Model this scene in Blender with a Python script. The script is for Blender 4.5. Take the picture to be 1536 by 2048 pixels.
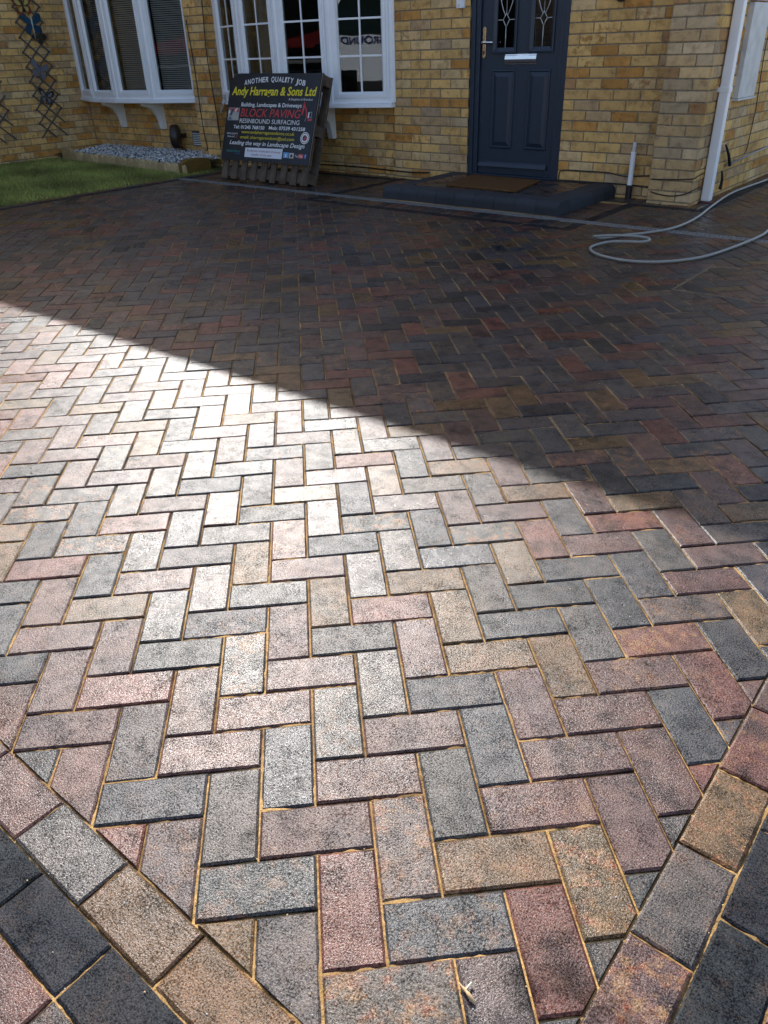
import bpy, math, random
import numpy as np
from mathutils import Vector, Matrix, noise as mnoise

for o in list(bpy.data.objects):
    bpy.data.objects.remove(o, do_unlink=True)
scene = bpy.context.scene
COL = scene.collection
R_ = math.radians
rnd = random.Random(7)

# ------------------------------------------------------------------ camera
CAM = Vector((0.773, -0.684, 1.172))
AX_R = Vector((0.776, 0.630, -0.029)); AX_F = Vector((-0.551, 0.655, -0.517))
AX_F.normalize(); AX_R = (AX_R - AX_F * AX_R.dot(AX_F)).normalized(); AX_D = AX_F.cross(AX_R)
cd = bpy.data.cameras.new('camera'); cam = bpy.data.objects.new('camera', cd); COL.objects.link(cam)
m3 = Matrix((AX_R, -AX_D, -AX_F)).transposed()
cam.matrix_world = Matrix.Translation(CAM) @ m3.to_4x4()
cd.sensor_fit = 'HORIZONTAL'; cd.sensor_width = 36.0; cd.lens = 36.0
cd.clip_start = 0.05; cd.clip_end = 2000
scene.camera = cam

# ------------------------------------------------------------------ sky, sun, exposure
SUN_EL, SUN_AZ = R_(36.6), R_(50.0)          # behind the house, to the left
SUN_DIR = Vector((-math.sin(SUN_AZ) * math.cos(SUN_EL), math.cos(SUN_AZ) * math.cos(SUN_EL), math.sin(SUN_EL)))
w = bpy.data.worlds.new('World'); scene.world = w; w.use_nodes = True
nt = w.node_tree; nt.nodes.clear()
sky = nt.nodes.new('ShaderNodeTexSky'); sky.sky_type = 'NISHITA'; sky.sun_disc = False
sky.sun_elevation = SUN_EL; sky.sun_rotation = -SUN_AZ
sky.dust_density = 2.2; sky.air_density = 0.85; sky.ozone_density = 0.3
bg = nt.nodes.new('ShaderNodeBackground'); bg.inputs[1].default_value = 0.15
wo = nt.nodes.new('ShaderNodeOutputWorld')
nt.links.new(sky.outputs[0], bg.inputs[0]); nt.links.new(bg.outputs[0], wo.inputs[0])
ld = bpy.data.lights.new('sun', 'SUN'); ld.energy = 4.2; ld.angle = R_(0.42); ld.color = (1.0, 0.975, 0.94)
sun = bpy.data.objects.new('sun', ld); COL.objects.link(sun)
sun.rotation_euler = (-SUN_DIR).to_track_quat('-Z', 'Y').to_euler(); sun.location = (-8, 12, 14)
vs = scene.view_settings
vs.view_transform = 'Standard'; vs.look = 'None'; vs.gamma = 1.0; vs.use_curve_mapping = False
vs.exposure = 0.90
scene.cycles.max_bounces = 6; scene.cycles.transparent_max_bounces = 12
scene.cycles.caustics_reflective = False; scene.cycles.caustics_refractive = False

# ------------------------------------------------------------------ helpers
def project(p):
    d = Vector(p) - CAM
    z = d.dot(AX_F)
    if z < 0.05: return None
    return (768 + 1536 * d.dot(AX_R) / z, 1024 + 1536 * d.dot(AX_D) / z, z)

def tag(o, label=None, cat=None, group=None, kind=None):
    if label: o['label'] = label
    if cat: o['category'] = cat
    if group: o['group'] = group
    if kind: o['kind'] = kind
    return o

def empty(name, loc=(0, 0, 0), label=None, cat=None, group=None, kind=None, parent=None):
    o = bpy.data.objects.new(name, None); COL.objects.link(o); o.location = loc
    o.empty_display_size = 0.1
    if parent: put(o, parent)
    return tag(o, label, cat, group, kind)

def put(o, parent):
    """parent while keeping the world position (parents are only translated)"""
    o.parent = parent
    o.matrix_parent_inverse = Matrix.Translation(-world_loc(parent))

def world_loc(o):
    v = Vector(o.location)
    if o.parent is None: return v
    return world_loc(o.parent) + Vector(o.location) + o.matrix_parent_inverse.translation

class MB:
    def __init__(s): s.v = []; s.f = []; s.c = []
    def add(s, vs, fs, col=None):
        b = len(s.v); s.v += [tuple(p) for p in vs]; s.f += [tuple(i + b for i in f) for f in fs]
        s.c += [col or (1, 1, 1, 0)] * len(vs)
        return s
    def box(s, x0, x1, y0, y1, z0, z1, col=None):
        v = [(x0, y0, z0), (x1, y0, z0), (x1, y1, z0), (x0, y1, z0), (x0, y0, z1), (x1, y0, z1), (x1, y1, z1), (x0, y1, z1)]
        return s.add(v, [(0, 3, 2, 1), (4, 5, 6, 7), (0, 1, 5, 4), (1, 2, 6, 5), (2, 3, 7, 6), (3, 0, 4, 7)], col)
    def obox(s, o, ax, ay, az, col=None):
        """box from origin corner o and three edge vectors"""
        o, ax, ay, az = map(Vector, (o, ax, ay, az))
        v = [o, o + ax, o + ax + ay, o + ay, o + az, o + ax + az, o + ax + ay + az, o + ay + az]
        f = [(0, 3, 2, 1), (4, 5, 6, 7), (0, 1, 5, 4), (1, 2, 6, 5), (2, 3, 7, 6), (3, 0, 4, 7)]
        if ax.cross(ay).dot(az) < 0: f = [q[::-1] for q in f]
        return s.add(v, f, col)
    def tube(s, pts, r, n=8, col=None, cap=True):
        pts = [Vector(p) for p in pts]; rings = []
        rr = r if isinstance(r, (list, tuple)) else [r] * len(pts)
        up = Vector((0, 0, 1)); vs = []
        last = None
        for i, p in enumerate(pts):
            t = (pts[min(i + 1, len(pts) - 1)] - pts[max(i - 1, 0)]).normalized()
            if last is None:
                a = t.cross(up)
                if a.length < 0.05: a = t.cross(Vector((1, 0, 0)))
            else:
                a = last - t * last.dot(t)
            a.normalize(); last = a; b = t.cross(a)
            for k in range(n):
                q = 2 * math.pi * k / n
                vs.append(p + (a * math.cos(q) + b * math.sin(q)) * rr[i])
        fs = []
        for i in range(len(pts) - 1):
            for k in range(n):
                fs.append((i * n + k, i * n + (k + 1) % n, (i + 1) * n + (k + 1) % n, (i + 1) * n + k))
        if cap:
            fs.append(tuple(range(n))[::-1]); fs.append(tuple(range((len(pts) - 1) * n, len(pts) * n)))
        return s.add(vs, fs, col)
    def prism(s, poly, d, col=None):
        """planar polygon (list of 3D points) extruded along vector d"""
        n = len(poly); d = Vector(d)
        vs = [Vector(p) for p in poly] + [Vector(p) + d for p in poly]
        fs = [tuple(range(n))[::-1], tuple(range(n, 2 * n))] + [(i, (i + 1) % n, n + (i + 1) % n, n + i) for i in range(n)]
        nn = Vector((0, 0, 0))
        for i in range(n):
            a, b = vs[i], vs[(i + 1) % n]; nn += a.cross(b)
        if nn.dot(d) < 0: fs = [f[::-1] for f in fs]
        return s.add(vs, fs, col)
    def lathe(s, prof, o, axis, n=24, col=None):
        """profile [(r, h)] around axis from origin o"""
        o = Vector(o); ax = Vector(axis).normalized()
        a = ax.orthogonal().normalized(); b = ax.cross(a); vs = []
        for r, h in prof:
            for k in range(n):
                q = 2 * math.pi * k / n
                vs.append(o + ax * h + (a * math.cos(q) + b * math.sin(q)) * r)
        fs = []
        for i in range(len(prof) - 1):
            for k in range(n):
                fs.append((i * n + k, i * n + (k + 1) % n, (i + 1) * n + (k + 1) % n, (i + 1) * n + k))
        fs.append(tuple(range(n))[::-1]); fs.append(tuple(range((len(prof) - 1) * n, len(prof) * n)))
        return s.add(vs, fs, col)
    def mesh(s, name, mat, centre=None, smooth=False):
        me = bpy.data.meshes.new(name)
        vv = s.v if centre is None else [tuple(Vector(p) - Vector(centre)) for p in s.v]
        me.from_pydata(vv, [], s.f)
        at = me.color_attributes.new('pcol', 'FLOAT_COLOR', 'POINT')
        at.data.foreach_set('color', np.array(s.c, dtype=np.float32).ravel())
        me.materials.append(mat)
        if smooth:
            me.polygons.foreach_set('use_smooth', [True] * len(me.polygons))
        me.update()
        return me
    def build(s, name, mat, parent=None, loc=None, smooth=False, bevel=0.0, kind=None, segs=2, sharp=None):
        c = loc
        me = s.mesh(name, mat, c, smooth)
        o = bpy.data.objects.new(name, me); COL.objects.link(o)
        if c is not None: o.location = c
        if parent: put(o, parent)
        if bevel:
            b = o.modifiers.new('bevel', 'BEVEL'); b.width = bevel; b.segments = segs; b.limit_method = 'ANGLE'; b.angle_limit = R_(40)
        if smooth and sharp:
            try: me.set_sharp_from_angle(angle=R_(sharp))
            except Exception: pass
        if kind: o['kind'] = kind
        return o

# ------------------------------------------------------------------ materials
def mat_new(name):
    m = bpy.data.materials.new(name); m.use_nodes = True
    n = m.node_tree; b = n.nodes['Principled BSDF']
    return m, n, b
def N(n, t, **k):
    x = n.nodes.new(t)
    for a, v in k.items(): setattr(x, a, v)
    return x
def noise(n, vec, scale, detail=3, rough=0.6, dim='3D'):
    x = N(n, 'ShaderNodeTexNoise'); x.inputs['Scale'].default_value = scale
    x.inputs['Detail'].default_value = detail; x.inputs['Roughness'].default_value = rough
    n.links.new(vec, x.inputs['Vector']); return x
def ramp(n, fac, stops):
    x = N(n, 'ShaderNodeValToRGB'); e = x.color_ramp.elements
    while len(e) < len(stops): e.new(0.5)
    for q, (p, c) in zip(e, stops):
        q.position = p; q.color = c if len(c) == 4 else (*c, 1)
    n.links.new(fac, x.inputs[0]); return x
def mix(n, mode, fac, a, b):
    x = N(n, 'ShaderNodeMix', data_type='RGBA', blend_type=mode)
    for sock, v in ((x.inputs['Factor'], fac), (x.inputs['A'], a), (x.inputs['B'], b)):
        if hasattr(v, 'links') or hasattr(v, 'is_output'): n.links.new(v, sock)
        elif isinstance(v, (int, float)): sock.default_value = v
        else: sock.default_value = (*v, 1) if len(v) == 3 else v
    return x.outputs['Result']
def bump(n, b, h, strength, dist, chain=None):
    x = N(n, 'ShaderNodeBump'); x.inputs['Strength'].default_value = strength; x.inputs['Distance'].default_value = dist
    n.links.new(h, x.inputs['Height'])
    if chain is not None: n.links.new(chain, x.inputs['Normal'])
    n.links.new(x.outputs[0], b.inputs['Normal']); return x.outputs[0]
def wpos(n):
    return N(n, 'ShaderNodeNewGeometry').outputs['Position']

def simple(name, col, rough=0.5, metal=0.0, spec=0.5, var=0.0, scale=8.0, bumps=0.0, bscale=80.0):
    m, n, b = mat_new(name)
    b.inputs['Roughness'].default_value = rough; b.inputs['Metallic'].default_value = metal
    b.inputs['Specular IOR Level'].default_value = spec
    p = wpos(n)
    if var:
        x = noise(n, p, scale, 5)
        r = ramp(n, x.outputs['Fac'], [(0.25, tuple(c * (1 - var) for c in col)), (0.75, tuple(min(1, c * (1 + var)) for c in col))])
        n.links.new(r.outputs[0], b.inputs['Base Color'])
        rr = N(n, 'ShaderNodeMapRange'); rr.inputs[3].default_value = max(0.02, rough - 0.12); rr.inputs[4].default_value = min(1, rough + 0.12)
        n.links.new(x.outputs['Fac'], rr.inputs[0]); n.links.new(rr.outputs[0], b.inputs['Roughness'])
    else:
        b.inputs['Base Color'].default_value = (*col, 1)
    if bumps:
        y = noise(n, p, bscale, 4); bump(n, b, y.outputs['Fac'], bumps, 0.01)
    return m

def make_paver_mat():
    m, n, b = mat_new('block_paving')
    p = wpos(n)
    at = N(n, 'ShaderNodeAttribute', attribute_name='pcol')
    # every block samples its own piece of the pattern
    fl0 = N(n, 'ShaderNodeVectorMath', operation='SCALE'); fl0.inputs[0].default_value = (13.7, 29.3, 41.1)
    sb = N(n, 'ShaderNodeSeparateColor'); n.links.new(at.outputs['Color'], sb.inputs[0])
    sm_ = N(n, 'ShaderNodeMath', operation='MULTIPLY_ADD'); sm_.inputs[1].default_value = 37.0
    n.links.new(sb.outputs[0], sm_.inputs[0]); n.links.new(at.outputs['Alpha'], sm_.inputs[2]); n.links.new(sm_.outputs[0], fl0.inputs['Scale'])
    pv = N(n, 'ShaderNodeVectorMath', operation='ADD'); n.links.new(p, pv.inputs[0]); n.links.new(fl0.outputs[0], pv.inputs[1])
    pb_ = pv.outputs[0]
    big = noise(n, pb_, 11, 4, 0.6)
    mid = noise(n, pb_, 45, 5, 0.7)
    fine = noise(n, p, 300, 3, 0.7)
    vfine = noise(n, p, 520, 2, 0.7)
    # patches of the second pigment
    dk = ramp(n, big.outputs['Fac'], [(0.32, (0.42, 0.47, 0.54)), (0.50, (1, 1, 1)), (0.70, (1.30, 1.14, 1.04))])
    c = mix(n, 'MULTIPLY', 1.0, at.outputs['Color'], dk.outputs[0])
    rs = noise(n, pb_, 26, 6, 0.75)
    rmask = ramp(n, rs.outputs['Fac'], [(0.50, (0, 0, 0)), (0.60, (1, 1, 1))])
    frc = N(n, 'ShaderNodeMath', operation='FRACT'); n.links.new(at.outputs['Alpha'], frc.inputs[0])
    flo = N(n, 'ShaderNodeMath', operation='FLOOR'); n.links.new(at.outputs['Alpha'], flo.inputs[0])
    mm = N(n, 'ShaderNodeMath', operation='MULTIPLY'); n.links.new(rmask.outputs[0], mm.inputs[0]); n.links.new(frc.outputs[0], mm.inputs[1])
    rc = ramp(n, mid.outputs['Fac'], [(0.35, (0.18, 0.052, 0.025)), (0.6, (0.21, 0.12, 0.048))])
    c = mix(n, 'MIX', mm.outputs[0], c, rc.outputs[0])
    g = ramp(n, fine.outputs['Fac'], [(0.34, (0.25, 0.25, 0.26)), (0.5, (1, 1, 1)), (0.66, (1.9, 1.87, 1.84))])
    c = mix(n, 'MULTIPLY', 0.9, c, g.outputs[0])
    # pale aggregate specks
    sp = ramp(n, vfine.outputs['Fac'], [(0.66, (0, 0, 0)), (0.74, (0.55, 0.52, 0.48))])
    spc = mix(n, 'MULTIPLY', 1.0, sp.outputs[0], at.outputs['Color']); c = mix(n, 'ADD', 1.0, c, spc)
    # brushed-in sand and scuffs
    sn = noise(n, p, 5.5, 6, 0.7)
    smk = ramp(n, sn.outputs['Fac'], [(0.56, (0, 0, 0)), (0.80, (0.16, 0.16, 0.16))])
    c = mix(n, 'MIX', smk.outputs[0], c, (0.15, 0.115, 0.07))
    n.links.new(c, b.inputs['Base Color'])
    # damp towards the house (hosed down): smoother and shinier there
    sx = N(n, 'ShaderNodeSeparateXYZ'); n.links.new(p, sx.inputs[0])
    wet = N(n, 'ShaderNodeMapRange'); wet.inputs[1].default_value = 2.2; wet.inputs[2].default_value = 4.6
    n.links.new(sx.outputs['Y'], wet.inputs[0])
    wn = noise(n, p, 1.6, 4, 0.6)
    wr = ramp(n, wn.outputs['Fac'], [(0.40, (0, 0, 0)), (0.62, (1, 1, 1))])
    wm = N(n, 'ShaderNodeMath', operation='MULTIPLY'); n.links.new(wet.outputs[0], wm.inputs[0]); n.links.new(wr.outputs[0], wm.inputs[1])
    rr = N(n, 'ShaderNodeMapRange'); rr.inputs[1].default_value = 0.3; rr.inputs[2].default_value = 0.7
    rr.inputs[3].default_value = 0.235; rr.inputs[4].default_value = 0.355
    n.links.new(mid.outputs['Fac'], rr.inputs[0])
    r2 = N(n, 'ShaderNodeMath', operation='MULTIPLY_ADD'); r2.inputs[1].default_value = -0.18
    n.links.new(wm.outputs[0], r2.inputs[0]); n.links.new(rr.outputs[0], r2.inputs[2])
    r3 = N(n, 'ShaderNodeMath', operation='MULTIPLY_ADD'); r3.inputs[1].default_value = 0.019
    n.links.new(flo.outputs[0], r3.inputs[0]); n.links.new(r2.outputs[0], r3.inputs[2])
    n.links.new(r3.outputs[0], b.inputs['Roughness'])
    # open pores between the grains do not shine
    pf = noise(n, p, 330, 2, 0.6); pg = noise(n, pb_, 22, 5, 0.75)
    pn = N(n, 'ShaderNodeMath', operation='MULTIPLY_ADD'); pn.inputs[1].default_value = 0.42
    n.links.new(pg.outputs['Fac'], pn.inputs[0]); n.links.new(pf.outputs['Fac'], pn.inputs[2])
    pk = N(n, 'ShaderNodeMapRange'); pk.inputs[1].default_value = 0.57; pk.inputs[2].default_value = 0.80; pk.inputs[3].default_value = 0.05; pk.inputs[4].default_value = 0.52
    n.links.new(pn.outputs[0], pk.inputs[0]); mt9 = N(n, 'ShaderNodeMapRange'); mt9.inputs[1].default_value = 12; mt9.inputs[2].default_value = 16; mt9.inputs[3].default_value = 1.0; mt9.inputs[4].default_value = 0.35
    n.links.new(flo.outputs[0], mt9.inputs[0])
    pm = N(n, 'ShaderNodeMath', operation='MULTIPLY'); n.links.new(pk.outputs[0], pm.inputs[0]); n.links.new(mt9.outputs[0], pm.inputs[1]); n.links.new(pm.outputs[0], b.inputs['Specular IOR Level'])
    stn = noise(n, p, 2.6, 6, 0.72)
    stc = ramp(n, stn.outputs['Fac'], [(0.585, (1, 1, 1)), (0.69, (0.42, 0.42, 0.44))])
    c = mix(n, 'MULTIPLY', 1.0, c, stc.outputs[0])
    pm2 = N(n, 'ShaderNodeMath', operation='MULTIPLY'); n.links.new(pm.outputs[0], pm2.inputs[0]); n.links.new(stc.outputs[0], pm2.inputs[1]); n.links.new(pm2.outputs[0], b.inputs['Specular IOR Level'])
    pc = ramp(n, pn.outputs[0], [(0.54, (0.45, 0.45, 0.45)), (0.68, (1, 1, 1))])
    c = mix(n, 'MULTIPLY', 1.0, c, pc.outputs[0]); n.links.new(c, b.inputs['Base Color'])
    ad = N(n, 'ShaderNodeMath', operation='MULTIPLY_ADD'); ad.inputs[1].default_value = 0.5
    n.links.new(mid.outputs['Fac'], ad.inputs[0]); n.links.new(fine.outputs['Fac'], ad.inputs[2])
    ad2 = N(n, 'ShaderNodeMath', operation='MULTIPLY_ADD'); ad2.inputs[1].default_value = 0.5
    n.links.new(vfine.outputs['Fac'], ad2.inputs[0]); n.links.new(ad.outputs[0], ad2.inputs[2])
    bump(n, b, ad2.outputs[0], 0.8, 0.0012)
    return m

def make_brick_mat():
    m, n, b = mat_new('stock_brick')
    p = wpos(n)
    at = N(n, 'ShaderNodeAttribute', attribute_name='pcol')
    big = noise(n, p, 13, 4, 0.6)
    c = mix(n, 'MULTIPLY', 1.0, at.outputs['Color'], ramp(n, big.outputs['Fac'], [(0.3, (0.66, 0.60, 0.56)), (0.5, (1, 1, 1)), (0.75, (1.16, 1.10, 1.0))]).outputs[0])
    sm = noise(n, p, 19, 5, 0.65)
    sk = ramp(n, sm.outputs['Fac'], [(0.50, (0, 0, 0)), (0.62, (1, 1, 1))])
    mm = N(n, 'ShaderNodeMath', operation='MULTIPLY'); n.links.new(sk.outputs[0], mm.inputs[0]); n.links.new(at.outputs['Alpha'], mm.inputs[1])
    c = mix(n, 'MIX', mm.outputs[0], c, (0.36, 0.15, 0.035))
    fine = noise(n, p, 160, 4, 0.7)
    c = mix(n, 'MULTIPLY', 0.7, c, ramp(n, fine.outputs['Fac'], [(0.3, (0.62, 0.6, 0.58)), (0.55, (1.04, 1.03, 1.0)), (0.75, (1.22, 1.2, 1.16))]).outputs[0])
    pit = noise(n, p, 70, 2, 0.5)
    pk = ramp(n, pit.outputs['Fac'], [(0.70, (1, 1, 1)), (0.74, (0.35, 0.28, 0.22))])
    c = mix(n, 'MULTIPLY', 1.0, c, pk.outputs[0])
    st = noise(n, p, 2.2, 5, 0.7)
    c = mix(n, 'MULTIPLY', 0.8, c, ramp(n, st.outputs['Fac'], [(0.32, (0.72, 0.70, 0.68)), (0.6, (1.03, 1.03, 1.03))]).outputs[0])
    n.links.new(c, b.inputs['Base Color'])
    b.inputs['Roughness'].default_value = 0.85; b.inputs['Specular IOR Level'].default_value = 0.25
    bump(n, b, fine.outputs['Fac'], 0.45, 0.006)
    return m

def make_attr_mat(name, rough=0.7, bumps=0.3, bscale=90, var=0.35, spec=0.4):
    m, n, b = mat_new(name); p = wpos(n)
    at = N(n, 'ShaderNodeAttribute', attribute_name='pcol')
    x = noise(n, p, bscale, 4, 0.65)
    c = mix(n, 'MULTIPLY', 1.0, at.outputs['Color'], ramp(n, x.outputs['Fac'], [(0.25, (1 - var,) * 3), (0.75, (1 + var,) * 3)]).outputs[0])
    n.links.new(c, b.inputs['Base Color']); b.inputs['Roughness'].default_value = rough
    b.inputs['Specular IOR Level'].default_value = spec
    if bumps: bump(n, b, x.outputs['Fac'], bumps, 0.006)
    return m

def make_brick_tex():
    m, n, b = mat_new('brickwork_high'); p = wpos(n)
    sx = N(n, 'ShaderNodeSeparateXYZ'); n.links.new(p, sx.inputs[0])
    ad = N(n, 'ShaderNodeMath', operation='ADD'); n.links.new(sx.outputs['X'], ad.inputs[0]); n.links.new(sx.outputs['Y'], ad.inputs[1])
    cb = N(n, 'ShaderNodeCombineXYZ'); n.links.new(ad.outputs[0], cb.inputs[0]); n.links.new(sx.outputs['Z'], cb.inputs[1])
    br = N(n, 'ShaderNodeTexBrick'); n.links.new(cb.outputs[0], br.inputs['Vector'])
    br.inputs['Scale'].default_value = 1.0; br.inputs['Brick Width'].default_value = 0.2355; br.inputs['Row Height'].default_value = 0.0803
    br.inputs['Mortar Size'].default_value = 0.005
    br.inputs['Color1'].default_value = (0.42, 0.28, 0.12, 1); br.inputs['Color2'].default_value = (0.34, 0.20, 0.08, 1); br.inputs['Mortar'].default_value = (0.22, 0.18, 0.13, 1)
    n.links.new(br.outputs['Color'], b.inputs['Base Color']); b.inputs['Roughness'].default_value = 0.85
    return m

def make_sand():
    m, n, b = mat_new('jointing_sand'); p = wpos(n)
    x = noise(n, p, 240, 4, 0.7); y = noise(n, p, 3.0, 5, 0.7)
    r = ramp(n, x.outputs['Fac'], [(0.3, (0.34, 0.20, 0.075)), (0.7, (0.62, 0.40, 0.17))])
    c = mix(n, 'MULTIPLY', 0.85, r.outputs[0], ramp(n, y.outputs['Fac'], [(0.36, (0.16, 0.14, 0.12)), (0.60, (1, 1, 1))]).outputs[0])
    n.links.new(c, b.inputs['Base Color']); b.inputs['Roughness'].default_value = 0.95
    b.inputs['Specular IOR Level'].default_value = 0.1
    bump(n, b, x.outputs['Fac'], 0.6, 0.004)
    return m

def make_glass():
    m = bpy.data.materials.new('window_glass'); m.use_nodes = True; n = m.node_tree; n.nodes.clear()
    fr = N(n, 'ShaderNodeFresnel'); fr.inputs[0].default_value = 2.0
    tr = N(n, 'ShaderNodeBsdfTransparent'); tr.inputs[0].default_value = (0.82, 0.86, 0.85, 1)
    gl = N(n, 'ShaderNodeBsdfGlossy'); gl.inputs['Roughness'].default_value = 0.01; gl.inputs['Color'].default_value = (0.95, 0.97, 0.97, 1)
    p = wpos(n); x = noise(n, p, 1.3, 2, 0.5)
    bp = N(n, 'ShaderNodeBump'); bp.inputs['Strength'].default_value = 0.06; bp.inputs['Distance'].default_value = 0.05
    n.links.new(x.outputs['Fac'], bp.inputs['Height']); n.links.new(bp.outputs[0], gl.inputs['Normal'])
    mx = N(n, 'ShaderNodeMixShader'); n.links.new(fr.outputs[0], mx.inputs[0]); n.links.new(tr.outputs[0], mx.inputs[1]); n.links.new(gl.outputs[0], mx.inputs[2])
    o = N(n, 'ShaderNodeOutputMaterial'); n.links.new(mx.outputs[0], o.inputs[0])
    return m

def make_wood(name, a, bcol):
    m, n, b = mat_new(name)
    tc = N(n, 'ShaderNodeTexCoord').outputs['Object']
    mp = N(n, 'ShaderNodeMapping'); mp.inputs['Scale'].default_value = (60, 60, 5); n.links.new(tc, mp.inputs[0])
    x = noise(n, mp.outputs[0], 1.0, 6, 0.7); y = noise(n, wpos(n), 9, 4, 0.6)
    r = ramp(n, x.outputs['Fac'], [(0.3, a), (0.7, bcol)])
    c = mix(n, 'MULTIPLY', 0.8, r.outputs[0], ramp(n, y.outputs['Fac'], [(0.3, (0.5, 0.48, 0.45)), (0.65, (1.1, 1.08, 1.05))]).outputs[0])
    n.links.new(c, b.inputs['Base Color']); b.inputs['Roughness'].default_value = 0.85; b.inputs['Specular IOR Level'].default_value = 0.2
    bump(n, b, x.outputs['Fac'], 0.4, 0.004)
    return m

M = {}
M['paver'] = make_paver_mat()
M['brick'] = make_brick_mat()
M['brick_tex'] = make_brick_tex()
M['sand'] = make_sand()
M['glass'] = make_glass()
M['mortar'] = simple('mortar', (0.29, 0.24, 0.17), 0.95, spec=0.1, var=0.35, scale=40, bumps=0.5, bscale=220)
M['upvc'] = simple('white_upvc', (0.86, 0.87, 0.88), 0.35, var=0.05, scale=5)
M['upvc_dirty'] = simple('weathered_white_plastic', (0.62, 0.61, 0.585), 0.55, var=0.22, scale=9)
M['door'] = simple('blue_grey_door', (0.017, 0.030, 0.050), 0.42, var=0.12, scale=30, bumps=0.06, bscale=260)
M['chrome'] = simple('polished_chrome', (0.80, 0.78, 0.74), 0.12, metal=1.0, var=0.1, scale=40)
M['brass'] = simple('worn_brass', (0.75, 0.52, 0.30), 0.28, metal=1.0, var=0.2, scale=60)
M['lead'] = simple('lead_strip', (0.62, 0.62, 0.60), 0.35, metal=0.3)
M['black'] = simple('black_rubber', (0.012, 0.012, 0.013), 0.5)
M['dark'] = simple('dark_void', (0.01, 0.01, 0.011), 0.9, spec=0.05)
M['interior'] = simple('darkened_room', (0.03, 0.029, 0.027), 0.9, var=0.1)  # near-black colour paints in the dimness of the rooms behind the glass
M['curtain'] = simple('curtain_cloth', (0.36, 0.33, 0.27), 0.9, var=0.15, scale=20)
M['blind'] = simple('venetian_slat', (0.85, 0.85, 0.83), 0.5)
M['hose'] = simple('grey_hose', (0.28, 0.275, 0.245), 0.45, var=0.10, scale=30)
M['galv'] = simple('galvanised_steel', (0.22, 0.23, 0.235), 0.45, metal=0.3, var=0.2, scale=35)
M['coir'] = simple('coir_mat', (0.16, 0.085, 0.038), 0.98, spec=0.05, var=0.4, scale=60, bumps=0.9, bscale=420)
M['concrete_y'] = make_attr_mat('edging_concrete', 0.9, 0.5, 60, 0.35, 0.2)
M['pebble'] = make_attr_mat('pebbles', 0.6, 0.1, 60, 0.15, 0.4)
M['grass'] = make_attr_mat('grass_blades', 0.75, 0.0, 5, 0.3, 0.25)
M['soil'] = simple('soil', (0.07, 0.085, 0.03), 0.95, spec=0.1, var=0.4, scale=20)
M['wood'] = make_wood('pallet_wood', (0.075, 0.055, 0.042), (0.17, 0.13, 0.10))
M['reel'] = simple('brown_plastic', (0.035, 0.020, 0.014), 0.45, var=0.2)
M['bounce_ground'] = simple('pale_bounce_ground', (0.36, 0.33, 0.29), 0.9, var=0.25, scale=3, bumps=0.4, bscale=200)  # unseen street ground, toned pale to bounce sunlight onto the house wall
M['roof'] = simple('roof_tiles', (0.12, 0.06, 0.045), 0.8, var=0.3, scale=6)
M['trellis'] = simple('trellis_wood', (0.085, 0.080, 0.078), 0.8, var=0.35, scale=40)
M['stick'] = simple('dry_twig', (0.50, 0.33, 0.17), 0.8, var=0.3, scale=200)
def flat(name, col, rough=0.5, metal=0.0): return simple(name, col, rough, metal)

# ------------------------------------------------------------------ block paving
S2 = math.sqrt(0.5)
def h2w(x, y):                     # herringbone lattice (0.1 m units) -> world
    x *= 0.1; y *= 0.1
    return ((x - y) * S2, (x + y) * S2)
GAP = 0.0018
def clip_half(poly, flags, nx, ny, d):
    """keep nx*x+ny*y <= d ; new edge flagged as cut"""
    out, of = [], []
    k = len(poly)
    for i in range(k):
        a, b = poly[i], poly[(i + 1) % k]; fa = flags[i]
        da = nx * a[0] + ny * a[1] - d; db = nx * b[0] + ny * b[1] - d
        if da <= 0:
            out.append(a)
            if db <= 0: of.append(fa)
            else:
                t = da / (da - db); of.append(fa)
                out.append((a[0] + t * (b[0] - a[0]), a[1] + t * (b[1] - a[1]))); of.append(True)
        elif db <= 0:
            t = da / (da - db)
            out.append((a[0] + t * (b[0] - a[0]), a[1] + t * (b[1] - a[1]))); of.append(fa)
    # drop duplicates
    p2, f2 = [], []
    for p, f in zip(out, of):
        if p2 and math.hypot(p[0] - p2[-1][0], p[1] - p2[-1][1]) < 1e-5:
            f2[-1] = f; continue
        p2.append(p); f2.append(f)
    if len(p2) > 1 and math.hypot(p2[0][0] - p2[-1][0], p2[0][1] - p2[-1][1]) < 1e-5:
        p2.pop(); f2.pop()
    return p2, f2
def tidy(poly, fl, tol=0.009):
    poly, fl = list(poly), list(fl)
    i = 0
    while len(poly) > 3 and i < len(poly):
        j = (i + 1) % len(poly)
        if math.hypot(poly[i][0] - poly[j][0], poly[i][1] - poly[j][1]) < tol:
            poly[i] = ((poly[i][0] + poly[j][0]) / 2, (poly[i][1] + poly[j][1]) / 2); fl[i] = fl[j]
            del poly[j]; del fl[j]; i = 0
        else: i += 1
    return poly, fl
def clip_rect(poly, flags, x0, x1, y0, y1):
    for nx, ny, d in ((-1, 0, -x0), (1, 0, x1), (0, -1, -y0), (0, 1, y1)):
        if len(poly) < 3: return [], []
        poly, flags = clip_half(poly, flags, nx, ny, d)
    return poly, flags
def area(p): return 0.5 * abs(sum(p[i][0] * p[(i + 1) % len(p)][1] - p[(i + 1) % len(p)][0] * p[i][1] for i in range(len(p))))
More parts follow.
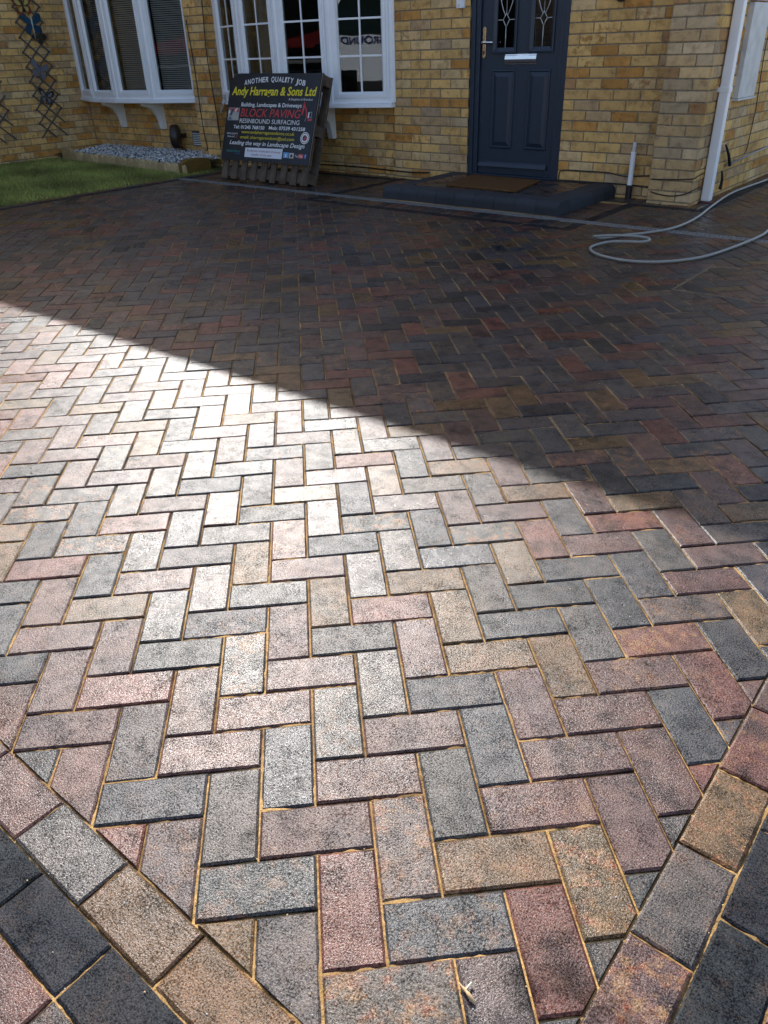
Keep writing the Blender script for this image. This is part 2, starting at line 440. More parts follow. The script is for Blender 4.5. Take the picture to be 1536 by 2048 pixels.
def minus_rect(pieces, r):
    """subtract rectangle r (grown by the joint) from convex pieces"""
    x0, x1, y0, y1 = r; res = []
    for poly, fl in pieces:
        q, _ = clip_rect(poly, fl, x0, x1, y0, y1)
        if len(q) < 3 or area(q) < 1e-6: res.append((poly, fl)); continue
        rest = (poly, fl)
        for nx, ny, d in ((1, 0, x0), (-1, 0, -x1), (0, 1, y0), (0, -1, -y1)):
            if len(rest[0]) < 3: break
            out = clip_half(rest[0], rest[1], nx, ny, d)
            if len(out[0]) >= 3 and area(out[0]) > 1e-5: res.append(out)
            rest = clip_half(rest[0], rest[1], -nx, -ny, -d)
    return res
def offset_poly(poly, dist):
    """inset a convex CCW polygon by dist[i] on edge i"""
    k = len(poly); L = []
    for i in range(k):
        a, b = poly[i], poly[(i + 1) % k]
        ex, ey = b[0] - a[0], b[1] - a[1]; l = math.hypot(ex, ey)
        nx, ny = -ey / l, ex / l
        L.append((nx, ny, nx * a[0] + ny * a[1] + dist[i]))
    out = []
    for i in range(k):
        a, b = L[i - 1], L[i]
        det = a[0] * b[1] - a[1] * b[0]
        if abs(det) < 1e-6: return None
        out.append(((a[2] * b[1] - a[1] * b[2]) / det, (a[0] * b[2] - a[2] * b[0]) / det))
    return out
def ccw(poly):
    s = sum(poly[i][0] * poly[(i + 1) % len(poly)][1] - poly[(i + 1) % len(poly)][0] * poly[i][1] for i in range(len(poly)))
    return s > 0

PAL = {
    'G': (0.053, 0.045, 0.041), 'B': (0.038, 0.037, 0.040), 'P': (0.076, 0.040, 0.034), 'R': (0.104, 0.038, 0.027),
    'T': (0.088, 0.052, 0.022), 'C': (0.017, 0.0195, 0.0235), 'D': (0.020, 0.020, 0.022), 'W': (0.068, 0.051, 0.043),
}
def paver_col(key=None, rust=None, field=True):
    if key is None:
        key = rnd.choices('GBPRTDW', (24, 15, 24, 12, 9, 9, 7))[0]
    c = PAL[key]; k = rnd.uniform(0.82, 1.18)
    c = tuple(min(1, q * k * rnd.uniform(0.95, 1.05)) for q in c)
    if rust is None:
        rust = 0.0 if key in 'CD' else rnd.choices((0.0, 0.12, 0.35, 0.8), (45, 30, 17, 8))[0]
        if key == 'T': rust = max(rust, 0.3)
    return (*c, min(rust, 0.95) + (16 if key == 'C' else rnd.randrange(0, 9)))
KNOWN = {('V', 0, 0): 'G', ('V', 1, 1): 'W', ('V', -1, -1): 'B', ('V', -2, -2): 'G', ('H', 0, -1): 'P', ('H', 1, 0): 'P',
         ('H', 2, 1): 'B', ('H', -1, -2): 'P', ('H', -2, -3): 'B', ('V', 0, -4): ('R', 0.1), ('V', 1, -3): 'W', ('V', 2, -2): 'G',
         ('H', 1, -4): ('B', 0.35), ('H', 2, -3): ('T', 0.5), ('H', 3, -2): 'P', ('V', 3, -5): ('R', 0.15), ('V', 4, -4): ('T', 0.9),
         ('V', 5, -3): 'P', ('H', 4, -1): ('P', 0.2), ('V', 3, -1): 'B', ('V', 6, -2): 'P', ('V', 7, -1): 'B', ('V', 8, 0): ('R', 0.2),
         ('H', 6, 1): ('P', 0.5), ('V', -4, 0): 'G', ('V', -3, 1): 'P', ('V', -2, 2): 'G', ('H', -3, 0): 'P', ('H', -4, -1): 'B',
         ('H', 0, 3): 'G', ('V', 0, -8): 'B', ('H', 0, -5): 'W', ('V', -5, -1): 'P', ('H', -5, -2): 'R', ('H', 8, 7): ('R', 0.4), ('H', 9, 8): ('T', 0.6)}

pavers = []      # (poly, cutflags, colour)
FX0, FX1, FY0 = -6.68, 0.612, -0.35
DR0, DR1 = 4.948, 5.052            # drain channel front / back
BL0, BL1, BR0, BR1, BF0, BF1 = -4.60, -4.50, -1.98, -1.88, 4.65, 4.75   # charcoal band round the step
STEP = (-3.98, -2.21, 5.10, 6.15, 0.10)
MAN = (-0.69, -0.20, 3.55, 4.18)
def field(x0, x1, y0, y1, holes=(), off=(0, 0), known=True, keyfn=None):
    cx = [(x0, y0), (x1, y0), (x0, y1), (x1, y1)]
    hx = [((a + b) * S2 * 10, (b - a) * S2 * 10) for a, b in cx]
    ax0, ax1 = int(min(p[0] for p in hx)) - 3, int(max(p[0] for p in hx)) + 3
    ay0, ay1 = int(min(p[1] for p in hx)) - 3, int(max(p[1] for p in hx)) + 3
    for x in range(ax0, ax1):
        for y in range(ay0, ay1):
            c = (x - y) % 4
            if c == 1: kind, wd, ht = 'H', 2, 1
            elif c == 0: kind, wd, ht = 'V', 1, 2
            else: continue
            g = GAP * 10 / 1.0
            X, Yv = x + off[0], y + off[1]
            q = [h2w(X + g, Yv + g), h2w(X + wd - g, Yv + g), h2w(X + wd - g, Yv + ht - g), h2w(X + g, Yv + ht - g)]
            poly, fl = clip_rect(q, [False] * 4, x0 + GAP, x1 - GAP, y0 + GAP, y1 - GAP)
            if len(poly) < 3: continue
            pcs = [(poly, fl)]
            for hr in holes:
                pcs = minus_rect(pcs, (hr[0] - GAP, hr[1] + GAP, hr[2] - GAP, hr[3] + GAP))
            k = KNOWN.get((kind, x, y)) if known else None
            col = paver_col(*(k if isinstance(k, tuple) else (k,)))
            for p_, f_ in pcs:
                if len(p_) >= 3 and area(p_) > 0.0006:
                    p_, f_ = tidy(p_, f_); pavers.append((p_, f_, col))
def course(x0, x1, y0, y1, key=None, keys=None, start=None, along='x', length=0.2, cuts=True):
    """straight course of blocks filling a rectangle"""
    a0, a1 = (x0, x1) if along == 'x' else (y0, y1)
    a = a0 if start is None else start
    i = 0
    while a < a1 - 0.01:
        b = a + length
        lo, hi = max(a, a0), min(b, a1)
        if hi - lo > 0.012:
            r = (lo, hi, y0, y1) if along == 'x' else (x0, x1, lo, hi)
            p = [(r[0] + GAP, r[2] + GAP), (r[1] - GAP, r[2] + GAP), (r[1] - GAP, r[3] - GAP), (r[0] + GAP, r[3] - GAP)]
            k = keys.get(round((a + b) / 2, 1)) if keys else None
            k = k or key
            pavers.append((p, [False] * 4, paver_col(*(k if isinstance(k, tuple) else (k,)))))
        a = b; i += 1
BIG = (BL0, BR1, BF0, 9.0)
field(FX0, FX1, FY0, DR0, holes=[BIG, MAN])
field(FX0, BL0, DR1, 5.99, known=False)                                   # left of the band, behind the drain
field(BR1, FX1, DR1, 5.80, known=False)                                   # right, behind the drain
field(-1.30, FX1, 5.80, 9.2, known=False)                                 # side path
course(-6.68, BL0, 5.99, 6.09, 'C'); course(-6.68, BL0, 6.09, 6.195)
course(BL0, BL1, BF0, DR0, 'C', along='y'); course(BL0, BL1, DR1, 6.19, 'C', along='y')
course(BR0, BR1, BF0, DR0, 'C', along='y'); course(BR0, BR1, DR1, 5.80, 'C', along='y')
course(BL1, BR0, BF0, BF1, 'C'); course(BL1, BR0, BF1, DR0, length=0.1)
course(BL1, BL1 + 0.2, DR1, 6.145, along='y', length=0.1); course(BL1 + 0.2, STEP[0], DR1, 6.145, along='y', length=0.1)
course(STEP[1], BR0, DR1, 5.80, along='y', length=0.1)
course(BR0, -1.30, 5.80, 5.90, 'C'); course(STEP[1], -1.875, 5.90, 6.145, length=0.1); course(-1.875, -1.50, 5.90, 5.995)
course(-1.495, -1.40, 5.90, 9.2, along='y'); course(-1.40, -1.30, 5.90, 9.2, 'C', along='y')
# lawn side
course(-6.78, FX0, -0.5, 6.19, 'C', along='y'); course(-6.88, -6.78, -0.5, 6.19, along='y')
# street side and right-hand borders
LK = {-0.4: 'P', -0.2: 'G', -0.0: ('T', 0.1), 0.2: ('T', 0.3), -0.6: 'P'}
course(-6.9, FX1, -0.45, FY0, keys=LK, start=-6.9)
course(-6.9, FX1 + 0.1, -0.55, -0.45, 'C', start=-6.6 - 0.4 + 0.0)
course(-6.9, FX1 + 0.3, -0.65, -0.55, 'W', keys={-0.1: 'P', -0.3: ('P', 0.3), 0.1: ('W', 0.2)}, start=-6.9 - 0.1)
course(-6.9, FX1 + 0.3, -0.75, -0.65, start=-6.9)
RK = {0.6: ('R', 0.5), 0.4: ('T', 0.9), 0.2: ('G', 0.25), -0.0: ('P', 0.8), 0.8: ('P', 0.3)}
course(FX1, FX1 + 0.1, -0.45, 4.9, keys=RK, start=-0.535, along='y', length=0.198)
course(FX1 + 0.1, FX1 + 0.2, -0.45, 4.9, 'C', start=-0.634, along='y', length=0.2)
course(FX1 + 0.2, FX1 + 0.3, -0.55, 4.9, along='y', start=-0.55)

driveway_grid = MB()
def sandgrid(x0, x1, y0, y1, step, z, amp):
    nx, ny = max(1, int((x1 - x0) / step)), max(1, int((y1 - y0) / step))
    r = random.Random(3); vs = []
    for j in range(ny + 1):
        for i in range(nx + 1):
            gx, gy = x0 + (x1 - x0) * i / nx, y0 + (y1 - y0) * j / ny
            hh_ = 0.0
            if amp and 0 < i < nx and 0 < j < ny:
                hh_ = amp * (0.75 * mnoise.noise((gx * 22, gy * 22, 1.7)) + 0.55 * mnoise.noise((gx * 75, gy * 75, 5.1)) + 0.45 * mnoise.noise((gx * 5, gy * 5, 9.3)))
                hh_ = min(hh_, 0.0022)
            vs.append((gx, gy, z + hh_))
    fs = [(j * (nx + 1) + i, j * (nx + 1) + i + 1, (j + 1) * (nx + 1) + i + 1, (j + 1) * (nx + 1) + i) for j in range(ny) for i in range(nx)]
    driveway_grid.add(vs, fs)
sandgrid(-1.6, 1.1, -0.76, 2.4, 0.0085, -0.0048, 0.0046)
for r in ((-6.9, -1.6, -0.76, 9.2), (-1.6, 1.1, 2.4, 9.2)):
    sandgrid(*r, 0.25, -0.0034, 0.0)
driveway = driveway_grid.build('driveway', M['sand'])
tag(driveway, 'brindle block paving laid in herringbone with ginger sand joints', None, None, 'structure')

def paver_geo(mb, poly, fl, col, z=0.0, tilt=(0, 0), thick=0.05, ch=0.0042, drop=0.0028):
    if not ccw(poly):
        k = len(poly)
        poly = poly[::-1]; fl = [fl[(k - 2 - i) % k] for i in range(k)]
    a = area(poly); per = sum(math.hypot(poly[i][0] - poly[i - 1][0], poly[i][1] - poly[i - 1][1]) for i in range(len(poly)))
    s = min(1.0, 0.35 * (2 * a / per) / ch)
    inn = None
    for _ in range(4):
        inn = offset_poly(poly, [(0.0012 if f else ch) * s for f in fl])
        if inn is None: return False
        kk = len(poly)
        if all((inn[(i + 1) % kk][0] - inn[i][0]) * (poly[(i + 1) % kk][0] - poly[i][0]) + (inn[(i + 1) % kk][1] - inn[i][1]) * (poly[(i + 1) % kk][1] - poly[i][1]) > 0 for i in range(kk)): break
        s *= 0.5
    cx = sum(p[0] for p in poly) / len(poly); cy = sum(p[1] for p in poly) / len(poly)
    zz = lambda p: z + (p[0] - cx) * tilt[0] + (p[1] - cy) * tilt[1]
    k = len(poly)
    vs = [(p[0], p[1], -thick) for p in poly] + [(p[0], p[1], zz(p) - drop * s) for p in poly] + [(p[0], p[1], zz(p)) for p in inn]
    fs = [(i, (i + 1) % k, k + (i + 1) % k, k + i) for i in range(k)] + [(k + i, k + (i + 1) % k, 2 * k + (i + 1) % k, 2 * k + i) for i in range(k)]
    fs.append(tuple(range(2 * k, 3 * k)))
    mb.add(vs, fs, col)
    return True

def on_screen(p, mar=60):
    return p is not None and -mar < p[0] < 1536 + mar and -mar < p[1] < 2048 + mar
ranked = []
for poly, fl, col in pavers:
    c = (sum(p[0] for p in poly) / len(poly), sum(p[1] for p in poly) / len(poly), 0)
    q = project(c)
    vis = on_screen(q)
    ranked.append(((q[2] / math.sqrt(area(poly)) if vis else 1e9), poly, fl, col, c))
ranked.sort(key=lambda t: t[0])
rest = MB()
for i, (sc_, poly, fl, col, c) in enumerate(ranked):
    z = rnd.uniform(-0.0012, 0.0012); tilt = (rnd.gauss(0, 0.009), rnd.gauss(0, 0.009))
    if i < 300:
        mb = MB()
        if paver_geo(mb, poly, fl, col, z, tilt):
            mb.build('paver', M['paver'], driveway, loc=(c[0], c[1], 0))
    else:
        paver_geo(rest, poly, fl, col, z, tilt)
rest.build('far_pavers', M['paver'], driveway, kind='stuff')

# ------------------------------------------------------------------ open ground
g = MB(); g.add([(-400, -400, -0.07), (400, -400, -0.07), (400, 400, -0.07), (-400, 400, -0.07)], [(0, 1, 2, 3)])
road = g.build('ground', M['bounce_ground']); tag(road, None, None, None, 'structure')

# lawn
lw = MB(); lw.add([(-10.2, -0.5, -0.012), (-6.885, -0.5, -0.012), (-6.885, 6.2, -0.012), (-10.2, 6.2, -0.012)], [(0, 1, 2, 3)])
lawn = lw.build('lawn', M['soil']); tag(lawn, 'small lawn between the paving and the brick wing', None, None, 'structure')
gr = MB(); r2 = random.Random(5)
for i in range(52000):
    x = r2.uniform(-10.15, -6.895); y = r2.uniform(2.2, 5.62)
    if y > 5.28 + (-7.1 - x) * 0.06 and x < -7.0: continue
    if x > -7.0 and y > 5.95: continue
    h = r2.uniform(0.018, 0.045); a = r2.uniform(0, 6.283); wd = 0.0045
    dx, dy = math.cos(a) * wd, math.sin(a) * wd; lx, ly = r2.gauss(0, 0.012), r2.gauss(0, 0.012)
    t = r2.random(); k = 0.75 + 0.35 * math.sin(x * 3.1 + y * 2.3) * math.sin(y * 4.7 - x)
    c = (0.33 * k + 0.14 * t * t, 0.36 * k + 0.07 * t, 0.085 * k + 0.025 * t, 0)
    if r2.random() < 0.06: c = (0.22, 0.19, 0.09, 0)
    gr.add([(x - dx, y - dy, -0.012), (x + dx, y + dy, -0.012), (x + lx, y + ly, h - 0.012)], [(0, 1, 2)], c)
go = gr.build('grass', M['grass'], kind='stuff'); tag(go, 'short green grass of the small lawn', 'grass')

# ------------------------------------------------------------------ house: brickwork
house = empty('house', (-5.5, 6.4, 0), 'yellow stock brick house with two white bow windows and dark blue door', 'house')
CO, BZ, BL = 0.0803, 0.018, 0.2355
BPAL = [((0.71, 0.445, 0.170), 28), ((0.76, 0.485, 0.180), 24), ((0.64, 0.430, 0.225), 11), ((0.62, 0.310, 0.085), 9), ((0.75, 0.525, 0.260), 15), ((0.46, 0.265, 0.110), 3), ((0.64, 0.385, 0.140), 10)]
VARS = []
for i in range(28):
    c = rnd.choices([b[0] for b in BPAL], [b[1] for b in BPAL])[0]; k = rnd.uniform(0.86, 1.12)
    VARS.append((c[0] * k, c[1] * k, c[2] * k, rnd.choices((0, 0.3, 0.75), (60, 25, 15))[0]))
for c in list(VARS):                     # weathered grey-olive bricks of the exposed corner pier
    g_ = (c[0] + c[1] + c[2]) / 3; k = rnd.uniform(0.78, 0.98)
    VARS.append(((c[0] * 0.80 + g_ * 0.20) * k, (c[1] * 0.84 + g_ * 0.16) * k, (c[2] * 0.80 + g_ * 0.20) * k, c[3] * 0.3))
brick_cache = {}
def brick_mesh(L, H, vi):
    key = (round(L, 3), round(H, 3), vi)
    if key in brick_cache: return brick_cache[key]
    mb = MB(); b = 0.0035; d = 0.022
    # local: x along wall, y depth (front at y=0, looking towards -y), z up
    vs = [(0, d, 0), (L, d, 0), (L, d, H), (0, d, H), (0, b, 0), (L, b, 0), (L, b, H), (0, b, H), (b, 0, b), (L - b, 0, b), (L - b, 0, H - b), (b, 0, H - b)]
    fs = [(0, 1, 5, 4), (1, 2, 6, 5), (2, 3, 7, 6), (3, 0, 4, 7), (4, 5, 9, 8), (5, 6, 10, 9), (6, 7, 11, 10), (7, 4, 8, 11), (8, 9, 10, 11)]
    mb.add(vs, fs, VARS[vi])
    brick_cache[key] = mb.mesh('brick', M['brick'])
    return brick_cache[key]
bricks = []    # (world matrix, L, H, variant, wallname, score)
def brick_panel(wall, O, u, n, u0, u1, z0, z1, phase, holes=(), dark=0.0):
    """O: 2D point where u=0; u,n: unit 2D vectors (along, outward)"""
    u = Vector((u[0], u[1], 0)); n = Vector((n[0], n[1], 0)); J = 0.0098
    k0 = int(math.floor((z0 - BZ) / CO)); k1 = int(math.ceil((z1 - BZ) / CO))
    for k in range(k0, k1):
        za, zb = max(BZ + k * CO + J / 2, z0), min(BZ + (k + 1) * CO - J / 2, z1)
        if zb - za < 0.02: continue
        ph = phase if k % 2 == 0 else phase + BL / 2
        a = ph - math.ceil((ph - u0) / BL + 1) * BL
        while a < u1:
            la, lb = max(a + J / 2, u0), min(a + BL - J / 2, u1)
            a += BL
            if lb - la < 0.025: continue
            out = n * rnd.uniform(-0.0012, 0.0014)
            p = Vector((O[0], O[1], 0)) + u * la + Vector((0, 0, za)) + out
            mid = Vector((O[0], O[1], 0)) + u * (la + lb) / 2 + Vector((0, 0, (za + zb) / 2))
            q = project(mid); facing = max(0.0, (CAM - mid).normalized().dot(n))
            sc_ = ((lb - la) * facing / q[2]) if on_screen(q, 30) else 0
            bricks.append((p, u, n, lb - la, zb - za, (rnd.randrange(28, 56) if wall == 'corner_pier' or (wall == 'side_wall' and lb < 6.6 and rnd.random() < 0.6) or rnd.random() < 0.05 else rnd.randrange(28)), wall, sc_))
core = {}
def wall_core(name, x0, x1, y0, y1, z0, z1):
    core.setdefault(name, MB()).box(x0, x1, y0, y1, z0, z1)
RC = 0.0075     # mortar recess
YW, YP, YR, YP2 = 6.15, 6.00, 6.20, 5.98
XS = -1.50      # side wall
ZT = 2.13
brick_panel('front_wall', (0, YW), (1, 0), (0, -1), -4.66, -3.775, -0.06, ZT, -4.447)
brick_panel('front_wall', (0, YW), (1, 0), (0, -1), -2.785, -1.867, -0.06, ZT, -2.684)
brick_panel('corner_pier', (0, YP), (1, 0), (0, -1), -1.867, XS, -0.06, ZT, -1.867 + 0.0)
brick_panel('side_wall', (XS, 0), (0, 1), (1, 0), YP + 0.004, 9.5, -0.06, ZT, YP)
brick_panel('front_wall', (0, YR), (1, 0), (0, -1), -7.23, -4.66, -0.06, 0.652, -4.60)
brick_panel('window_pier', (0, YP2), (1, 0), (0, -1), -7.58, -7.23, -0.06, ZT, -7.58)
brick_panel('window_pier', (-7.23, 0), (0, 1), (1, 0), YP2 + 0.004, YR, -0.06, ZT, YP2)
brick_panel('front_wall', (0, YR), (1, 0), (0, -1), -10.2, -7.58, -0.06, 0.665, -7.6)
brick_panel('wing_wall', (-10.2, 0), (0, 1), (1, 0), 3.2, YR, -0.06, ZT + 0.1, 4.03)
wall_core('front_wall', -4.66, -3.775, YW + RC, YW + 0.24, -0.2, ZT)
wall_core('front_wall', -2.785, -1.867, YW + RC, YW + 0.24, -0.2, ZT)
wall_core('front_wall', -7.23, -4.66, YR + RC, YR + 0.24, -0.2, 0.652)
wall_core('front_wall', -10.2, -7.58, YR + RC, YR + 0.24, -0.2, 0.665)
wall_core('corner_pier', -1.867, XS - RC, YP + RC, YW + 0.1, -0.2, ZT)
wall_core('side_wall', XS - 0.25, XS - RC, YW + 0.1, 13.2, -0.2, ZT)
wall_core('window_pier', -7.58, -7.23 - RC, YP2 + RC, YR + 0.1, -0.2, ZT)
wall_core('wing_wall', -10.45, -10.2 - RC, 1.0, YR + 0.24, -0.2, ZT + 0.1)
walls = {}
for nm, mb in core.items():
    walls[nm] = mb.build(nm, M['mortar'], house)
bricks.sort(key=lambda t: -t[7])
rest = {}
for i, (p, u, n, L, H, vi, wall, sc_) in enumerate(bricks):
    if i < 300:
        o = bpy.data.objects.new('brick', brick_mesh(L, H, vi)); COL.objects.link(o)
        y = -n; mw = Matrix((u, y, Vector((0, 0, 1)))).transposed().to_4x4()
        o.matrix_basis = Matrix.Translation(p) @ mw
        put(o, walls[wall])
    else:
        b = 0.0035; d = 0.022; y = -n; Z = Vector((0, 0, 1))
        loc = [(0, d, 0), (L, d, 0), (L, d, H), (0, d, H), (0, b, 0), (L, b, 0), (L, b, H), (0, b, H), (b, 0, b), (L - b, 0, b), (L - b, 0, H - b), (b, 0, H - b)]
        fs = [(0, 1, 5, 4), (1, 2, 6, 5), (2, 3, 7, 6), (3, 0, 4, 7), (4, 5, 9, 8), (5, 6, 10, 9), (6, 7, 11, 10), (7, 4, 8, 11), (8, 9, 10, 11)]
        rest.setdefault(wall, MB()).add([p + u * a + y * bb + Z * c for a, bb, c in loc], fs, VARS[vi])
for nm, mb in rest.items():
    mb.build('far_bricks', M['brick'], walls[nm], kind='stuff')
# upper storey, roof and the wing (they throw the shade on the paving)
up = MB()
up.box(-10.2, XS - 0.001, YW + 0.003, YW + 0.25, ZT + 0.05, 5.15)
up.box(-10.2, XS - 0.002, 13.0, 13.25, -0.2, 5.15)
up.box(XS - 0.25, XS - 0.001, YW + 0.251, 12.99, ZT + 0.001, 5.15)
up.box(-1.867, XS - 0.003, YP + 0.002, YW + 0.002, ZT + 0.001, 5.14)
up.box(-7.58, -7.23, YP2 + 0.002, YW + 0.002, ZT + 0.001, 5.14)
up.box(-14.0, -10.201, 1.0, 13.0, ZT + 0.11, 5.15)
up.box(-14.0, -10.46, 1.001, 12.99, -0.2, ZT + 0.1)
# gable over the side wall
up.prism([(XS - 0.26, YW, 5.15), (XS - 0.26, 13.2, 5.15), (XS - 0.26, 9.7, 7.75)], (0.2, 0, 0))
up.build('upper_wall', M['brick_tex'], house)
rf = MB()
for sgn, ye in ((1, 5.85), (-1, 13.55)):
    yr, zr, ze = 9.7, 8.05, 5.2
    rf.prism([(-14.3, ye, ze), (-14.3, yr, zr), (-14.3, yr, zr - 0.14), (-14.3, ye + sgn * 0.14, ze - 0.05)], (13.0, 0, 0))
rf.build('roof', M['roof'], house)
gt = MB(); gt.tube([(-14.3, 5.80, 5.14), (-1.25, 5.80, 5.14)], 0.055, 10)
gt.build('gutter', M['upvc'], house, smooth=True)
# rooms behind the glass
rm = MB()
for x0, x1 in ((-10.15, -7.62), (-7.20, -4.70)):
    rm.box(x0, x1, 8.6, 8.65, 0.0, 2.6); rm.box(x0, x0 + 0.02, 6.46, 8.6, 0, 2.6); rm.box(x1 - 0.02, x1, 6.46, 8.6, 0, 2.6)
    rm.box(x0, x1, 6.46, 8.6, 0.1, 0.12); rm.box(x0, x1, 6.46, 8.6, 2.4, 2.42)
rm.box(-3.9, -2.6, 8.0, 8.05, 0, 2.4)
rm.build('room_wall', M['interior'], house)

# ------------------------------------------------------------------ bow windows
def bow_pts(xr, yr, L=0.655, a1=20, a2=7):
    pts = [(xr, yr)]
    for a in (a1, a2, -a2, -a1):
        x, y = pts[-1]; pts.append((x - L * math.cos(R_(a)), y - L * math.sin(R_(a))))
    return pts[::-1]       # left to right
def bow_window(xr, zs, ztop, bars, nm):
    yr = YR - 0.055
    P = bow_pts(xr, yr)
    win = empty('bow_window', ((P[0][0] + P[-1][0]) / 2, yr, zs), parent=house)
    frame = MB(); glass = MB(); bar = MB(); mull = MB()
    for i in range(4):
        a = Vector((*P[i], 0)); b = Vector((*P[i + 1], 0)); t = (b - a).normalized(); L = (b - a).length
        n = Vector((t.y, -t.x, 0))                # outward (towards -y)
        def bx(mb, s0, s1, z0, z1, d0, d1): mb.obox(a + t * s0 + n * d1 + Vector((0, 0, z0)), t * (s1 - s0), -n * (d1 - d0), Vector((0, 0, z1 - z0)))
        F = MB(); z0 = zs + 0.012
        m0 = 0.03
        # outer frame then sash, stepped
        bx(F, m0, L - m0, z0, z0 + 0.042, -0.04, 0.030)
        bx(F, m0, L - m0, ztop - 0.05, ztop, -0.04, 0.030)
        bx(F, m0, m0 + 0.022, z0 + 0.043, ztop - 0.051, -0.04, 0.030); bx(F, L - m0 - 0.022, L - m0, z0 + 0.043, ztop - 0.051, -0.04, 0.030)
        s0, s1 = m0 + 0.023, L - m0 - 0.023; zz0, zz1 = z0 + 0.043, ztop - 0.051
        sw = 0.052
        # sash with mitred, sloping inner bead
        A = [(s0, zz0), (s1, zz0), (s1, zz1), (s0, zz1)]
        B = [(s0 + 0.034, zz0 + 0.034), (s1 - 0.034, zz0 + 0.034), (s1 - 0.034, zz1 - 0.034), (s0 + 0.034, zz1 - 0.034)]
        C = [(s0 + sw, zz0 + sw), (s1 - sw, zz0 + sw), (s1 - sw, zz1 - sw), (s0 + sw, zz1 - sw)]
        pt = lambda q, d: a + t * q[0] + n * d + Vector((0, 0, q[1]))
        vs_ = [pt(q, 0.030) for q in A] + [pt(q, 0.038) for q in A] + [pt(q, 0.038) for q in B] + [pt(q, 0.012) for q in C] + [pt(q, -0.02) for q in C]
        fs_ = []
        for ring in range(4):
            for k in range(4):
                fs_.append((ring * 4 + k, ring * 4 + (k + 1) % 4, ring * 4 + 4 + (k + 1) % 4, ring * 4 + 4 + k))
        F.add(vs_, fs_)
        fo = F.build('window_frame', M['upvc'], win)
        G = MB(); bx(G, s0 + sw - 0.004, s1 - sw + 0.004, zz0 + sw - 0.004, zz1 - sw + 0.004, -0.002, 0.002)
        # one-sided pane
        G = MB(); q = [(s0 + sw - .003, zz0 + sw - .003), (s1 - sw + .003, zz0 + sw - .003), (s1 - sw + .003, zz1 - sw + .003), (s0 + sw - .003, zz1 - sw + .003)]
        G.add([pt(c, 0.004) for c in q], [(0, 1, 2, 3)]); G.build('pane', M['glass'], win)
        if bars:
            bm = MB(); zc = zz0 + sw + bars
            bx(bm, (s0 + s1) / 2 - 0.0085, (s0 + s1) / 2 + 0.0085, zz0 + sw, zz1 - sw, -0.006, 0.009)
            while zc < zz1 - sw - 0.05:
                bx(bm, s0 + sw, (s0 + s1) / 2 - 0.009, zc - 0.0085, zc + 0.0085, -0.006, 0.009)
                bx(bm, (s0 + s1) / 2 + 0.009, s1 - sw, zc - 0.0085, zc + 0.0085, -0.006, 0.009)
                zc += bars
            bm.build('glazing_bar', M['upvc'], win)
        if nm == 'blinds':
            bl = MB(); z = zz0 + 0.045
            while z < zz1 - 0.03:
                p0 = a + t * (s0 + 0.035) - n * 0.075 + Vector((0, 0, z))
                bl.obox(p0, t * (s1 - s0 - 0.07), -n * 0.017 + Vector((0, 0, 0.0135)), Vector((0, 0, 0.0008)))
                z += 0.0215
            for s_ in (0.25, 0.75):
                p0 = a + t * (s0 + (s1 - s0) * s_) - n * 0.076 + Vector((0, 0, zz0 + 0.04))
                bl.obox(p0, t * 0.002, n * 0.001, Vector((0, 0, zz1 - zz0 - 0.08)))
            bl.build('venetian_blind', M['blind'], win)
        else:
            # gathered curtain
            if i in (0, 1):
                cu = MB(); pv = []
                w0, w1 = (0.06, L - 0.04) if i == 0 else (0.06, L * 0.62)
                K = 40
                for k in range(K + 1):
                    s_ = w0 + (w1 - w0) * k / K
                    off = 0.16 + 0.018 * math.sin(k * 1.9) + 0.008 * math.sin(k * 0.7)
                    q = a + t * s_ - n * off
                    pv += [q + Vector((0, 0, zs - 0.05)), q + Vector((0, 0, ztop))]
                cu.add(pv, [(2 * k, 2 * k + 2, 2 * k + 3, 2 * k + 1) for k in range(K)])
                cu.build('curtain', M['curtain'], win, smooth=True)
    # mullion posts at the joints
    for i in range(5):
        p = Vector((*P[i], 0))
        n = Vector((P[min(i + 1, 4)][1] - P[max(i - 1, 0)][1], -(P[min(i + 1, 4)][0] - P[max(i - 1, 0)][0]), 0)).normalized()
        t = Vector((-n.y, n.x, 0))
        mb = MB(); hw = 0.031
        pl = [p - t * hw - n * 0.04, p + t * hw - n * 0.04, p + t * hw + n * 0.022, p + t * hw * 0.45 + n * 0.036, p - t * hw * 0.45 + n * 0.036, p - t * hw + n * 0.022]
        mb.prism([q + Vector((0, 0, zs + 0.01)) for q in pl], (0, 0, ztop - zs))
        mb.build('mullion', M['upvc'], win)
    # sill board following the bow
    out = []
    for i in range(5):
        p = Vector((*P[i], 0))
        n = Vector((P[min(i + 1, 4)][1] - P[max(i - 1, 0)][1], -(P[min(i + 1, 4)][0] - P[max(i - 1, 0)][0]), 0)).normalized()
        out.append((p, n))
    def board(name, d, z0, z1):
        poly = [p + n * d for p, n in out]
        poly = [Vector((out[0][0].x - 0.02, YR + 0.02, 0))] + [Vector((q.x, min(q.y, YR), 0)) for q in poly] + [Vector((out[-1][0].x + 0.02, YR + 0.02, 0))]
        mb = MB(); mb.prism([q + Vector((0, 0, z0)) for q in poly], (0, 0, z1 - z0))
        return mb.build(name, M['upvc'], win, bevel=0.006)
    board('sill', 0.062, zs - 0.036, zs)
    board('sill_lip', 0.050, zs + 0.001, zs + 0.014)
    board('head_board', 0.05, ztop + 0.012, ztop + 0.10)
    return win
bow_window(-7.655, 0.700, 2.00, 0, 'blinds')
bow_window(-4.668, 0.692, 2.00, 0.313, 'curtain')
